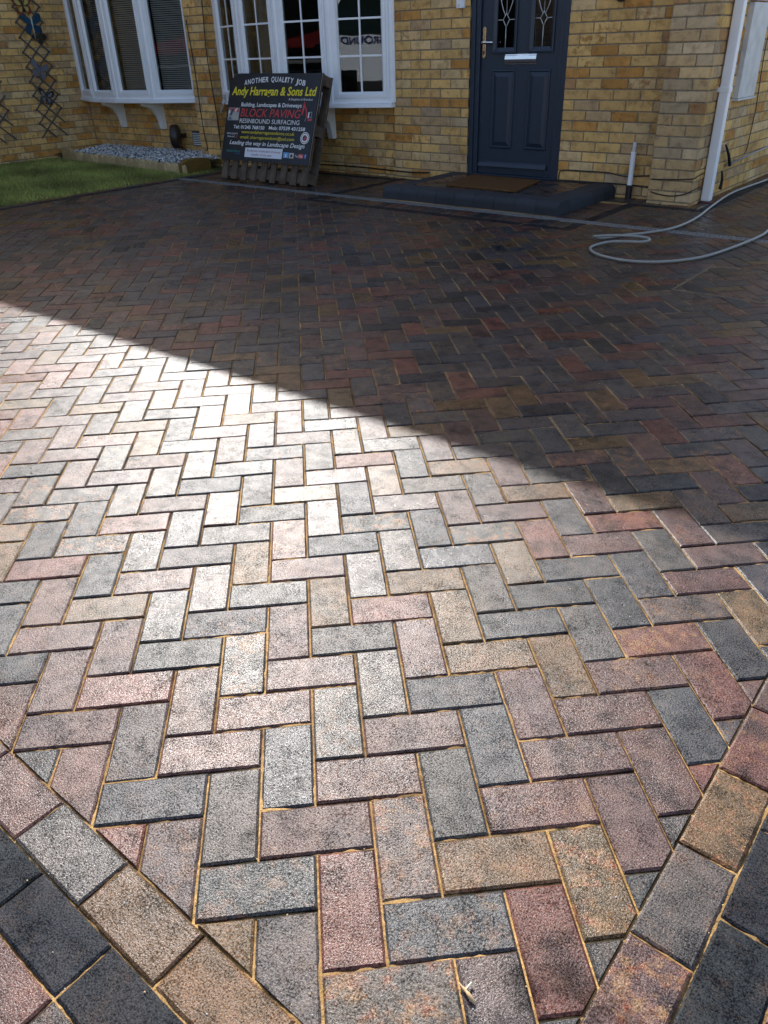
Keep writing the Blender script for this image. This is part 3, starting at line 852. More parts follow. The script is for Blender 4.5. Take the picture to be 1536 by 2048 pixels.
# sill brackets
def bracket(x, ztop, depth=0.30, h=0.315, wd=0.075):
    prof = [(0, 0), (0.055, 0.0), (0.065, 0.03), (0.075, 0.09), (0.10, 0.155), (0.15, 0.215), (0.215, 0.255), (depth, 0.285), (depth, h), (0, h)]
    mb = MB(); mb.prism([(x - wd / 2, YR - d, ztop - h + z) for d, z in prof], (wd, 0, 0))
    mb.prism([(x - wd / 2 + 0.004 - 0.010, YR - d * 0.94, ztop - h + z * 0.93) for d, z in prof], (wd + 0.012, 0, 0)) if False else None
    mb.build('sill_bracket', M['upvc'], house, bevel=0.006)
for x, z in ((-9.40, 0.662), (-8.53, 0.662), (-5.55, 0.654)): bracket(x, z)

# ------------------------------------------------------------------ front door
DX0, DX1 = -3.770, -2.790
door = empty('front_door', (-3.28, YW, 0.1), parent=house)
YD = YW + 0.028
f = MB(); fw = 0.105
f.box(DX0, DX0 + 0.045, YD - 0.012, YD + 0.08, 0.10, 2.12); f.box(DX1 - 0.045, DX1, YD - 0.012, YD + 0.08, 0.10, 2.12)
f.box(DX0 + 0.046, DX0 + fw - 0.012, YD, YD + 0.08, 0.10, 2.12); f.box(DX1 - fw + 0.012, DX1 - 0.046, YD, YD + 0.08, 0.10, 2.12)
f.box(DX0, DX1, YD - 0.011, YD + 0.08, 2.121, 2.2)
f.build('door_frame', M['door'], door, bevel=0.004)
LX0, LX1, YL = DX0 + fw - 0.008, DX1 - fw + 0.008, YD + 0.022
leaf = MB()
glx = ((-3.530, -3.335), (-3.157, -2.968)); GZ0, GZ1 = 1.125, 1.95
leaf.box(LX0, LX1, YL, YL + 0.045, 0.106, GZ0)
leaf.box(LX0, LX1, YL, YL + 0.045, GZ1, 2.11)
xs = [LX0, glx[0][0], glx[0][1], glx[1][0], glx[1][1], LX1]
for i in (0, 2, 4): leaf.box(xs[i], xs[i + 1], YL, YL + 0.045, GZ0, GZ1)
leaf.build('door_leaf', M['door'], door)
for gx0, gx1 in glx:
    fr = MB()
    A = [(gx0 - 0.028, GZ0 - 0.028), (gx1 + 0.028, GZ0 - 0.028), (gx1 + 0.028, GZ1 + 0.028), (gx0 - 0.028, GZ1 + 0.028)]
    B = [(gx0 - 0.014, GZ0 - 0.014), (gx1 + 0.014, GZ0 - 0.014), (gx1 + 0.014, GZ1 + 0.014), (gx0 - 0.014, GZ1 + 0.014)]
    C = [(gx0 + 0.010, GZ0 + 0.018), (gx1 - 0.010, GZ0 + 0.018), (gx1 - 0.010, GZ1 - 0.01), (gx0 + 0.010, GZ1 - 0.01)]
    vs_ = [(x, YL + 0.0005, z) for x, z in A] + [(x, YL - 0.014, z) for x, z in A] + [(x, YL - 0.016, z) for x, z in B] + [(x, YL + 0.004, z) for x, z in C] + [(x, YL + 0.02, z) for x, z in C]
    fs_ = [(r * 4 + k, r * 4 + (k + 1) % 4, r * 4 + 4 + (k + 1) % 4, r * 4 + 4 + k) for r in range(4) for k in range(4)]
    fr.add(vs_, fs_); fr.build('glazing_frame', M['door'], door)
    pn = MB(); x0, x1, z0, z1 = gx0 + 0.008, gx1 - 0.008, GZ0 + 0.016, GZ1 - 0.008
    pn.add([(x0, YL + 0.012, z0), (x1, YL + 0.012, z0), (x1, YL + 0.012, z1), (x0, YL + 0.012, z1)], [(0, 1, 2, 3)])
    pane = pn.build('glass_pane', M['glass'], door)
    ld_ = MB(); cx = (gx0 + gx1) / 2; yb = YL + 0.010; zc = 1.352
    def came(pts): ld_.tube([(x, yb, z) for x, z in pts], 0.0034, 6)
    came([(cx, z0), (cx, zc - 0.055)])
    came([(cx, zc - 0.055), (cx - 0.032, zc)]); came([(cx, zc - 0.055), (cx + 0.032, zc)])
    came([(cx - 0.032, zc), (cx, zc + 0.05)]); came([(cx + 0.032, zc), (cx, zc + 0.05)])
    came([(x0, zc), (cx - 0.032, zc)]); came([(cx + 0.032, zc), (x1, zc)])
    for s_ in (-1, 1):
        came([(cx + s_ * 0.012, zc + 0.032), (cx + s_ * 0.035, zc + 0.075), (cx + s_ * 0.056, zc + 0.13), (cx + s_ * 0.064, zc + 0.20), (cx + s_ * 0.05, zc + 0.30), (cx, zc + 0.4)])
    came([(cx, zc + 0.05), (cx, z1)])
    came([(x0, zc + 0.16), (cx - 0.06, zc + 0.16)]); came([(cx + 0.06, zc + 0.16), (x1, zc + 0.16)])
    ld_.build('lead_came', M['lead'], door, smooth=True)
def raised_panel(x0, x1, z0, z1):
    mb = MB()
    def ring(i, d): return [(x0 + i, YL - d, z0 + i), (x1 - i, YL - d, z0 + i), (x1 - i, YL - d, z1 - i), (x0 + i, YL - d, z1 - i)]
    rs = [ring(0, -0.0008), ring(0.004, 0.009), ring(0.013, 0.011), ring(0.019, 0.002), ring(0.024, 0.001), ring(0.058, 0.012)]
    vs_ = [p for r in rs for p in r]
    fs_ = [(r * 4 + k, r * 4 + (k + 1) % 4, r * 4 + 4 + (k + 1) % 4, r * 4 + 4 + k) for r in range(len(rs) - 1) for k in range(4)] + [tuple(range(len(rs) * 4 - 4, len(rs) * 4))]
    mb.add(vs_, fs_); mb.build('raised_panel', M['door'], door)
raised_panel(-3.552, -3.310, 0.325, 0.975); raised_panel(-3.180, -2.950, 0.325, 0.975)
th = MB(); th.box(DX0 + 0.004, DX1 - 0.004, YD - 0.05, YD + 0.06, 0.080, 0.104); th.box(DX0 - 0.02, DX1 + 0.02, YD - 0.085, YD - 0.051, 0.062, 0.083)
th.build('threshold', M['door'], door, bevel=0.004)
wb = MB(); wb.prism([(LX0 + 0.01, YL - 0.001, 0.165), (LX0 + 0.01, YL - 0.001, 0.215), (LX0 + 0.01, YL - 0.018, 0.20), (LX0 + 0.01, YL - 0.032, 0.168)], (LX1 - LX0 - 0.05, 0, 0))
wb.build('weather_bar', M['door'], door, bevel=0.003)
lp = MB()
px0, px1, pz0, pz1 = -3.418, -3.100, 1.010, 1.092
prof = [(0.0, pz0), (-0.006, pz0), (-0.008, pz0 + 0.012), (-0.013, pz0 + 0.02), (-0.017, pz0 + 0.042), (-0.013, pz1 - 0.016), (-0.008, pz1 - 0.01), (-0.006, pz1), (0.0, pz1)]
lp.prism([(px0, YL + d - 0.0005, z) for d, z in prof], (px1 - px0, 0, 0))
lp.build('letter_plate', M['chrome'], door, bevel=0.002)
hp = MB(); hx = -3.642
pl = []
for k in range(9): q = math.pi * k / 8; pl.append((hx + 0.016 * math.cos(q), YL - 0.0005, 1.292 + 0.016 * math.sin(q)))
for k in range(9): q = math.pi + math.pi * k / 8; pl.append((hx + 0.016 * math.cos(q), YL - 0.0005, 1.078 + 0.016 * math.sin(q)))
hp.prism(pl, (0, -0.011, 0)); hd = hp.build('handle_plate', M['brass'], door, bevel=0.003)
lv = MB(); lv.tube([(hx, YL - 0.01, 1.186), (hx, YL - 0.05, 1.186), (hx + 0.012, YL - 0.056, 1.186), (hx + 0.06, YL - 0.056, 1.187), (hx + 0.115, YL - 0.05, 1.186)], [0.011, 0.011, 0.012, 0.010, 0.009], 12)
lv.build('handle_lever', M['chrome'], door, smooth=True)
ky = MB(); ky.lathe([(0.0085, 0), (0.0085, 0.003)], (hx, YL - 0.0115, 1.112), (0, -1, 0), 14); ky.box(hx - 0.004, hx + 0.004, YL - 0.0135, YL - 0.011, 1.092, 1.108)
ky.build('keyhole', M['black'], door)

# ------------------------------------------------------------------ fittings fixed to the walls
db = MB(); db.box(-3.905, -3.822, YW - 0.034, YW - 0.002, 1.455, 1.60)
dbl = db.build('doorbell', M['upvc'], loc=(-3.86, YW, 1.5), bevel=0.006)
tag(dbl, 'small white box fixed to the bricks left of the dark door frame', 'doorbell')
db = MB(); db.lathe([(0.011, 0), (0.009, 0.004)], (-3.875, YW - 0.034, 1.478), (0, -1, 0), 14); db.build('button', M['upvc_dirty'], dbl)
al = MB(); al.lathe([(0.03, 0), (0.034, 0.03), (0.03, 0.05), (0.012, 0.055)], (-2.345, YW - 0.002, 1.46), (0, -1, 0), 16)
alo = al.build('wall_lamp', M['black'], loc=(-2.345, YW, 1.46)); tag(alo, 'little dark round fitting high on the wall right of the door', 'wall fitting')

# downpipe
dp = empty('downpipe', (-1.45, 6.24, 0), 'white square downpipe at the corner of the brick house', 'downpipe')
mb = MB(); px, py, hw = -1.452, 6.235, 0.036
mb.box(px - hw, px + hw, py - hw, py + hw, 0.012, 5.0); mb.build('pipe', M['upvc'], dp, bevel=0.007)
mb = MB(); mb.box(px - hw - 0.004, px + hw + 0.004, py - hw - 0.004, py + hw + 0.004, 0.800, 0.838); mb.box(px - hw - 0.045, px - hw - 0.0045, py - hw - 0.003, py - hw + 0.012, 0.803, 0.835); mb.box(XS - 0.001, px - 0.02, py + hw - 0.005, py + hw + 0.02, 0.803, 0.835)
mb.build('clip', M['upvc'], dp, bevel=0.003)
mb = MB(); mb.box(px - 0.075, px + 0.085, py - 0.06, py + 0.10, -0.004, 0.009); mb.build('gully_lid', flat('red_plastic', (0.10, 0.025, 0.02), 0.5), dp, bevel=0.003)
# meter box
mt = empty('meter_box', (-1.47, 6.8, 1.1), 'weathered white meter box on the side wall behind the downpipe', 'meter box')
mb = MB(); mb.box(XS - 0.01, XS + 0.040, 6.60, 7.02, 0.735, 1.392); mb.build('door', M['upvc_dirty'], mt, bevel=0.005)
mb = MB(); mb.box(XS - 0.01, XS + 0.044, 6.585, 7.035, 1.402, 1.62); mb.box(XS - 0.01, XS + 0.050, 6.585, 7.035, 0.718, 0.733); mb.build('frame', M['upvc_dirty'], mt, bevel=0.004)
# overflow pipe right of the door
op = empty('overflow_pipe', (-2.075, 6.11, 0), 'short white pipe with black foot standing against the bricks right of the step', 'pipe')
mb = MB(); mb.tube([(-2.075, 6.11, 0.105), (-2.075, 6.11, 0.355)], 0.0215, 14); mb.tube([(-2.075, 6.11, 0.352), (-2.075, 6.11, 0.366)], 0.024, 14); mb.build('pipe', M['upvc'], op, smooth=True, sharp=40)
mb = MB(); mb.tube([(-2.075, 6.11, 0.36), (-2.072, 6.11, 0.44)], 0.0155, 12); mb.build('pipe_top', M['upvc_dirty'], op, smooth=True, sharp=40)
mb = MB(); mb.tube([(-2.075, 6.11, -0.02), (-2.075, 6.11, 0.108)], 0.0265, 14); mb.build('pipe_foot', M['black'], op, smooth=True, sharp=40)

def ray_dir(u, v):
    return (AX_R * ((u - 768) / 1536) + AX_D * ((v - 1024) / 1536) + AX_F)
def onY(u, v, Y): d = ray_dir(u, v); return CAM + d * ((Y - CAM.y) / d.y)
def onX(u, v, X): d = ray_dir(u, v); return CAM + d * ((X - CAM.x) / d.x)
def smooth_path(pts, sub=6):
    pts = [Vector(p) for p in pts]; out = []
    for i in range(len(pts) - 1):
        p0, p1, p2, p3 = pts[max(i - 1, 0)], pts[i], pts[i + 1], pts[min(i + 2, len(pts) - 1)]
        for k in range(sub):
            t = k / sub
            out.append(0.5 * ((2 * p1) + (p2 - p0) * t + (2 * p0 - 5 * p1 + 4 * p2 - p3) * t * t + (3 * p1 - p0 - 3 * p2 + p3) * t ** 3))
    out.append(pts[-1]); return out
def cable(pts, r, label, name='cable'):
    mb = MB(); mb.tube(smooth_path(pts, 5), r, 6)
    o = mb.build(name, M['black'], loc=tuple(pts[0]), smooth=True)
    return tag(o, label, 'cable', 'black cables clipped to the brickwork')
cable([onY(u, v, YW - 0.006) for u, v in ((1117, 358), (1120, 343), (1135, 340), (1170, 342), (1215, 345), (1245, 352), (1270, 353), (1298, 351))], 0.0045, 'upper black cable running right from the door frame towards the pier')
cable([onY(u, v, YW - 0.006) for u, v in ((1122, 364), (1132, 361), (1180, 364), (1240, 368), (1298, 375))], 0.006, 'lower black cable just above the right end of the step')
cable([onY(u, v, YP - 0.006) for u, v in ((1301, 383), (1320, 389), (1345, 392), (1370, 388), (1382, 383))] + [onX(u, v, XS + 0.007) for u, v in ((1392, 378), (1402, 374))], 0.005, 'black cable sagging across the foot of the corner pier')
cable([onY(u, v, YP - 0.006) for u, v in ((1304, 358), (1340, 359), (1384, 358))] + [onX(u, v, XS + 0.007) for u, v in ((1395, 353), (1408, 346))], 0.005, 'straight black cable in a joint low on the corner pier')
cable([onX(u, v, XS + 0.006) for u, v in ((1546, 40), (1532, 90), (1522, 150), (1512, 215), (1500, 270), (1493, 300), (1488, 308))], 0.0035, 'thin black cable hanging down the side wall beside the meter box')
cable([onY(u, v, YP2 - 0.007) for u, v in ((372, 40), (381, 90), (391, 150), (400, 215), (408, 265), (415, 296), (410, 301))], 0.005, 'left black cable running down the pier between the windows')
cable([Vector((-7.222, YP2 - 0.004, z)) + Vector((0, 0.02 * math.sin(z * 4), 0)) for z in (2.0, 1.6, 1.2, 0.8, 0.45, 0.2)], 0.006, 'right black cable on the corner of the pier between the windows')
cable([onY(u, v, YR - 0.008) for u, v in ((640, 329), (680, 331), (730, 335), (784, 341))] + [onY(u, v, YW - 0.007) for u, v in ((796, 342), (830, 345), (858, 345))], 0.007, 'thick black cable low on the wall between pallet and step')
cd_ = MB(); cd_.tube([onX(u, v, XS + 0.02) for u, v in ((1452, 331), (1490, 314), (1536, 293))], 0.007, 8)
o = cd_.build('conduit', M['galv'], loc=(XS, 7, 0.25), smooth=True); tag(o, 'grey conduit pipe low on the side wall past the downpipe', 'pipe')
mb = MB()
for (u0, v0), (u1, v1) in (((1452, 290), (1459, 330)), ((1444, 342), (1440, 378))):
    mb.tube(smooth_path([onX(u0, v0, XS + 0.03), onX((u0 + u1) / 2 + 2, (v0 + v1) / 2, XS + 0.035), onX(u1, v1, XS + 0.03)], 4), [0.008 + 0.001 * k for k in range(9)], 8)
o = mb.build('pipe_stub', M['black'], loc=(XS, 6.9, 0.2), smooth=True); tag(o, 'short black hose ends sticking out beside the downpipe', 'hose end')
# air vent and hose reel under the blind window
av = empty('air_vent', (-7.88, YR, 0.25), 'dark slatted air vent in the wall beside the brown reel', 'air vent')
mb = MB(); mb.box(-8.0, -7.70, YR - 0.006, YR + 0.004, 0.165, 0.345); mb.build('frame', flat('vent_tan', (0.22, 0.16, 0.10), 0.8), av)
for k in range(7):
    mb = MB(); z = 0.190 + k * 0.021
    mb.obox((-7.975, YR - 0.008, z), (0.25, 0, 0), (0, -0.010, -0.008), (0, 0, 0.004)); mb.build('slat', M['upvc_dirty'], av)
mb = MB(); mb.box(-7.98, -7.72, YR - 0.0075, YR - 0.0062, 0.18, 0.335); mb.build('opening', M['dark'], av)
hr = empty('hose_reel', (-8.12, 6.05, 0.28), 'dark brown round reel fixed to the wall above the white pebbles', 'hose reel')
mb = MB(); mb.lathe([(0.02, -0.058), (0.105, -0.055), (0.128, -0.046), (0.138, -0.03), (0.138, 0.03), (0.128, 0.046), (0.105, 0.055), (0.02, 0.058)], (-8.12, 6.03, 0.285), (0.75, 0.66, 0), 28)
mb.build('drum', M['reel'], hr, smooth=True, sharp=35)
mb = MB(); mb.box(-8.13, -8.11, 6.12, 6.195, 0.26, 0.31); mb.build('wall_bracket', M['reel'], hr)
mb = MB(); mb.tube([(-8.11, 6.1, 0.17), (-8.10, 6.1, 0.06)], 0.012, 8); mb.build('stand_pipe', M['reel'], hr)
mb = MB(); mb.lathe([(0.004, 0), (0.02, 0.004), (0.02, 0.02), (0.004, 0.024)], (-8.20, 5.99, 0.28), (0.75, 0.66, 0), 12); mb.build('hub', flat('red_hub', (0.22, 0.05, 0.03), 0.5), hr)
mb = MB(); mb.tube(smooth_path([(-8.07, 6.04, 0.16), (-7.95, 6.05, 0.125), (-7.80, 6.0, 0.10), (-7.62, 5.97, 0.085), (-7.56, 5.96, 0.075)], 4), 0.007, 7); mb.build('hose_tail', M['black'], hr, smooth=True)

# ------------------------------------------------------------------ front step
sx0, sx1, sy0, sy1, sh = STEP
step = empty('front_step', ((sx0 + sx1) / 2, sy0, 0), 'low charcoal bullnose step with brindle block top below the dark door', 'step')
M['bullnose'] = make_attr_mat('charcoal_bullnose', 0.7, 0.12, 260, 0.3, 0.35)
def bull_prof(d, h, r=0.055):
    p = [(0, -0.03), (0, h - r)]
    for k in range(1, 7):
        a = math.pi / 2 * k / 6; p.append((r - r * math.cos(a), h - r + r * math.sin(a)))
    p += [(d, h), (d, -0.03)]
    return p
CH = (*PAL['C'], 0)
def cc(): k = rnd.uniform(1.5, 2.1); return (PAL['C'][0] * k, PAL['C'][1] * k, PAL['C'][2] * k, 16.0)
bd = 0.20
x = sx0
n_ = 9; wdt = (sx1 - sx0) / n_
for k in range(n_):
    mb = MB(); mb.prism([(sx0 + k * wdt + 0.0015, sy0 + d, z) for d, z in bull_prof(bd, sh)], (wdt - 0.003, 0, 0), cc())
    mb.build('bullnose_block', M['bullnose'], step)
n_ = 4; l = (sy1 - 0.005 - sy0 - bd) / n_
for k in range(n_):
    y = sy0 + bd + k * l
    mb = MB(); mb.prism([(sx0 + d, y + 0.0015, z) for d, z in bull_prof(bd, sh)], (0, l - 0.003, 0), cc()); mb.build('bullnose_block', M['bullnose'], step)
    mb = MB(); mb.prism([(sx1 - d, y + 0.0015, z) for d, z in bull_prof(bd, sh)], (0, l - 0.003, 0), cc()); mb.build('bullnose_block', M['bullnose'], step)
mb = MB(); mb.box(sx0 + 0.06, sx1 - 0.06, sy0 + 0.06, sy1 - 0.005, -0.03, sh - 0.012); mb.build('bedding', M['sand'], step)
svp, pavers_save = pavers, None
pavers = []
ix0, ix1, iy0, iy1 = sx0 + bd, sx1 - bd, sy0 + bd, sy1 - 0.005
field(ix0, ix1, iy0, iy1 - 0.1, known=False); course(ix0, ix1, iy1 - 0.1, iy1, 'C')
for poly, fl, col in pavers:
    mb = MB(); k = [(p[0], p[1]) for p in poly]
    if paver_geo(mb, k, fl, col, 0, (0, 0), 0.02):
        mb.v = [(a, b, c + sh) for a, b, c in mb.v]
        mb.build('paver', M['paver'], step)
pavers = svp
# door mat
mb = MB(); mt_ = [(-3.60, 5.99), (-3.47, 5.365), (-2.735, 5.335), (-2.85, 5.95)]
mb.prism([(x, y, sh + 0.002) for x, y in mt_[::-1]], (0, 0, 0.016))
mato = mb.build('doormat', M['coir'], loc=(-3.17, 5.66, sh), bevel=0.004); tag(mato, 'flat brown coir doormat lying askew on the front step', 'doormat')

# ------------------------------------------------------------------ drain channel
dr = empty('drain_channel', (-3, 5.0, 0), 'long galvanised slotted drain channel crossing the paving before the house', 'drain')
mb = MB(); DXa, DXb = -6.77, 0.9
mb.box(DXa, DXb, DR0 + 0.002, DR0 + 0.016, -0.06, -0.0005); mb.box(DXa, DXb, DR1 - 0.016, DR1 - 0.002, -0.06, -0.0005)
mb.build('channel', M['galv'], dr)
mb = MB(); mb.box(DXa, DXb, DR0 + 0.017, DR1 - 0.017, -0.065, -0.04); mb.build('channel_bed', M['dark'], dr)
mb = MB(); x = DXa
while x < DXb - 0.02:
    mb.box(x, x + 0.0130, DR0 + 0.020, DR1 - 0.020, -0.0025, 0.0012); x += 0.030
mb.box(DXa, DXb, DR0 + 0.0165, DR0 + 0.0275, -0.013, 0.0022); mb.box(DXa, DXb, DR1 - 0.0275, DR1 - 0.0165, -0.013, 0.0022)
mb.build('grating', M['galv'], dr)

# ------------------------------------------------------------------ recessed manhole cover
mh = empty('manhole_cover', ((MAN[0] + MAN[1]) / 2, (MAN[2] + MAN[3]) / 2, 0), 'recessed manhole tray infilled with blocks at the right edge of the paving', 'manhole cover')
mb = MB(); a0, a1, b0, b1 = MAN
for q, e in ((0.0, 0.0035), (0.0075, 0.0035)):
    mb.box(a0 + q, a1 - q, b0 + q, b0 + q + e, -0.06, 0.0015); mb.box(a0 + q, a1 - q, b1 - q - e, b1 - q, -0.06, 0.0015)
    mb.box(a0 + q, a0 + q + e, b0 + q + e, b1 - q - e, -0.06, 0.0015); mb.box(a1 - q - e, a1 - q, b0 + q + e, b1 - q - e, -0.06, 0.0015)
mb.build('frame', simple('sandy_steel', (0.22, 0.17, 0.10), 0.7, metal=0.1, var=0.5, scale=30), mh)
svp = pavers; pavers = []
field(a0 + 0.012, a1 - 0.012, b0 + 0.012, b1 - 0.012, known=False)
for poly, fl, col in pavers:
    mb = MB()
    if paver_geo(mb, poly, fl, col, -0.0005, (0, 0), 0.04): mb.build('paver', M['paver'], mh)
pavers = svp

# ------------------------------------------------------------------ hose
hpts = [(-1.33, 8.6), (-1.36, 7.63), (-1.40, 6.75), (-1.34, 6.1), (-1.257, 5.458), (-1.262, 5.032), (-1.37, 4.80), (-1.461, 4.66), (-1.54, 4.50), (-1.575, 4.42), (-1.52, 4.40), (-1.42, 4.44), (-1.30, 4.50), (-1.235, 4.52), (-1.215, 4.49), (-1.25, 4.43), (-1.33, 4.40), (-1.43, 4.37), (-1.49, 4.29), (-1.475, 4.17), (-1.36, 4.045), (-1.157, 3.985), (-0.965, 4.06), (-0.81, 4.28), (-0.735, 4.61), (-0.68, 5.05), (-0.70, 5.325), (-0.78, 5.8), (-0.6, 6.5)]
hz = [0.011] * len(hpts)
for k, z in {3: 0.012, 9: 0.03, 10: 0.045, 11: 0.052, 12: 0.048, 13: 0.040, 14: 0.032, 15: 0.03, 16: 0.03, 17: 0.022, 5: 0.016, 4: 0.014, 25: 0.016}.items(): hz[k] = z
mb = MB(); mb.tube(smooth_path([(x, y, z) for (x, y), z in zip(hpts, hz)], 8), 0.0090, 10)
ho = mb.build('garden_hose', M['hose'], loc=(-1.2, 4.5, 0), smooth=True); tag(ho, 'pale grey garden hose looping on the paving in front of the downpipe', 'hose')

# ------------------------------------------------------------------ pallet and sign
pal = empty('pallet', (-5.68, 5.2, 0), 'weathered wooden pallet leaning upright against the window, holding the sign', 'pallet')
O_ = Vector((-6.32, 5.185, 0.012)); U_ = Vector((1, 0, 0)); V_ = Vector((0, 0.285, 0.78)).normalized(); N_ = U_.cross(V_); N_ = N_ if N_.y < 0 else -N_
def slab(name, parent, a0, a1, b0, b1, d0, d1, mat, bevel=0.003):
    """box in the leaning plane: a along x, b up the slope, d depth behind the front face"""
    mb = MB(); mb.obox(Vector((0, 0, 0)), Vector((a1 - a0, 0, 0)), Vector((0, d1 - d0, 0)), Vector((0, 0, b1 - b0)))
    o = mb.build(name, mat, None, bevel=bevel)
    mw = Matrix((U_, -N_, V_)).transposed().to_4x4()
    o.matrix_basis = Matrix.Translation(O_ + U_ * a0 + V_ * b0 - N_ * d0) @ mw
    put(o, parent); return o
PW, PH = 1.285, 1.035
for k in range(9):
    a = k * (PW - 0.093) / 8
    slab('board', pal, a + rnd.uniform(-0.004, 0.004), a + 0.088 + rnd.uniform(-0.006, 0.006), rnd.uniform(0, 0.008), PH, 0.0, 0.019, M['wood'])
for b in (0.03, 0.475, 0.93):
    slab('cross_board', pal, 0.0, PW, b, b + 0.098, 0.020, 0.039, M['wood'])
    for a in (0.0, PW / 2 - 0.05, PW - 0.10):
        slab('block', pal, a, a + 0.098, b + 0.002, b + 0.096, 0.040, 0.128, M['wood'])
for a in (0.0, PW / 2 - 0.05, PW - 0.10):
    slab('back_board', pal, a, a + 0.098, 0.0, PH, 0.129, 0.148, M['wood'])
# sign board lying on the pallet face
sgn = empty('sign_board', (-5.68, 5.24, 0.2), 'black advertising board with yellow and white lettering fixed to the pallet', 'sign')
O2 = Vector((-6.32, 5.225, 0.2)); SB = 0.8305
print('board d', (O2 - O_).dot(-N_), (O2 - O_).dot(V_))
SF = O2 + N_ * 0.004           # front face origin
mw_sign = Matrix((U_, V_, N_)).transposed().to_4x4()
def sheet(name, pts, mat, lift, thick=0.0012, parent=sgn):
    mb = MB(); mb.prism([(a, b, 0) for a, b in pts], (0, 0, thick))
    o = mb.build(name, mat); o.matrix_basis = Matrix.Translation(SF + N_ * lift) @ mw_sign; put(o, parent); return o
mkc = {}
def sm(name, col, rough=0.5):
    if name not in mkc: mkc[name] = simple('print_' + name, col, rough)
    return mkc[name]
board_pts = [(0, 0), (1.293, 0.0), (1.293, 0.832), (0.135, 0.838)]
for k in range(8):
    q = math.pi / 2 + math.pi / 2 * (k + 1) / 8
    board_pts.append((0.135 + 0.135 * math.cos(q) * 1.0, 0.72 + 0.118 * math.sin(q)))
bo = sheet('panel', board_pts, simple('sign_black', (0.012, 0.015, 0.021), 0.32, var=0.35, scale=14), -0.010, 0.010)
bk = sheet('panel_edge', [(p[0] * 1.004 - 0.004, p[1] * 1.003 - 0.0005) for p in board_pts], simple('sign_core', (0.33, 0.31, 0.28), 0.7), -0.016, 0.0058)
def text(body, x0, x1, base, cap, mat, shear=0.0, bold=0.0, lift=0.0006, rot=0.0, slope=0.0, name='lettering'):
    cu = bpy.data.curves.new(name, 'FONT'); cu.body = body; cu.size = 1.0; cu.shear = shear; cu.offset = bold; cu.resolution_u = 3
    cu.extrude = 0.0
    o = bpy.data.objects.new(name, cu); COL.objects.link(o); cu.materials.append(mat)
    bpy.context.view_layer.update()
    bb = [Vector(c) for c in o.bound_box]; mnx = min(c.x for c in bb); mxx = max(c.x for c in bb)
    sxx = (x1 - x0) / max(1e-4, mxx - mnx); syy = cap / 0.70
    o.matrix_basis = Matrix.Translation(SF + N_ * lift + U_ * (x0 - 0) + V_ * base) @ mw_sign @ Matrix.Rotation(rot, 4, 'Z') @ Matrix.Diagonal((sxx, syy, 1, 1)) @ Matrix.Translation((-mnx, 0, 0))
    me = bpy.data.meshes.new_from_object(o.evaluated_get(bpy.context.evaluated_depsgraph_get()))
    ob = bpy.data.objects.new(name, me); COL.objects.link(ob); ob.matrix_basis = o.matrix_basis
    bpy.data.objects.remove(o, do_unlink=True)
    if not me.materials: me.materials.append(mat)
    put(ob, sgn); return ob
WHT, YEL, RED = sm('white', (0.80, 0.80, 0.78)), sm('yellow', (0.80, 0.66, 0.02)), sm('red', (0.62, 0.055, 0.06))
# arched heading, letter by letter
s_ = 'ANOTHER QUALITY JOB'; wds = {'I': 0.45, ' ': 0.55, 'J': 0.75, 'L': 0.82, 'Q': 1.12, 'O': 1.1, 'N': 1.05, 'U': 1.05, 'H': 1.05}
tot = sum(wds.get(c, 1.0) for c in s_); xa, xb = 0.217, 1.10; x = xa
for c in s_:
    wc = wds.get(c, 1.0) / tot * (xb - xa)
    if c != ' ':
        u = ((x + wc / 2) - (xa + xb) / 2) / ((xb - xa) / 2)
        text(c, x + wc * 0.08, x + wc * 0.92, 0.757 - 0.036 * u * u, 0.047, WHT, bold=0.02, rot=-0.16 * u * 0.9, name='heading_letter')
    x += wc
text('Andy Harragan & Sons Ltd', 0.046, 1.262, 0.632, 0.078, YEL, shear=0.12, bold=0.022)
text('& Daughters & Grandson', 0.899, 1.228, 0.588, 0.020, WHT, shear=0.15)
text('Building, Landscapes & Driveways', 0.215, 1.091, 0.524, 0.037, WHT, bold=0.015)
text('BLOCK PAVING', 0.220, 1.094, 0.426, 0.078, RED, shear=0.18)
text('RESINBOUND SURFACING', 0.220, 1.096, 0.365, 0.042, WHT)
text('Tel: 01245 768150', 0.136, 0.607, 0.309, 0.032, WHT, bold=0.02)
text('Mob: 07539 431258', 0.673, 1.185, 0.312, 0.032, WHT, bold=0.02)
text('www.andyharraganandsons.co.uk', 0.269, 1.050, 0.265, 0.030, YEL)
text('email: aharraganandson@aol.com', 0.261, 1.056, 0.215, 0.030, YEL)
text('Leading the way in Landscape Design', 0.106, 1.213, 0.153, 0.040, WHT, shear=0.25, bold=0.012)
text('BRADSTONE', 0.075, 0.255, 0.076, 0.020, sm('teal', (0.02, 0.30, 0.26)))
sheet('blue_rule', [(0.20, 0.058), (0.29, 0.060), (0.29, 0.066), (0.20, 0.064)], sm('blue', (0.02, 0.10, 0.28)), 0.0004, 0.0003)
sheet('teal_drop', [(0.268, 0.078), (0.282, 0.076), (0.276, 0.096)], sm('teal', None), 0.0004, 0.0003)
sheet('white_strip', [(0.363, 0.036), (0.917, 0.040), (0.916, 0.136), (0.362, 0.128)], sm('paper', (0.72, 0.74, 0.78)), 0.0004, 0.0004)
PR = sm('maroon', (0.30, 0.06, 0.07))
text('Bradstone nominated driveway', 0.394, 0.894, 0.091, 0.024, PR, lift=0.0014)
text('installer of the year', 0.462, 0.772, 0.054, 0.024, PR, lift=0.0014)
sheet('blue_icon', [(0.935, 0.055), (1.010, 0.055), (1.010, 0.107), (0.935, 0.107)], sm('sky', (0.12, 0.35, 0.62)), 0.0004, 0.0004)
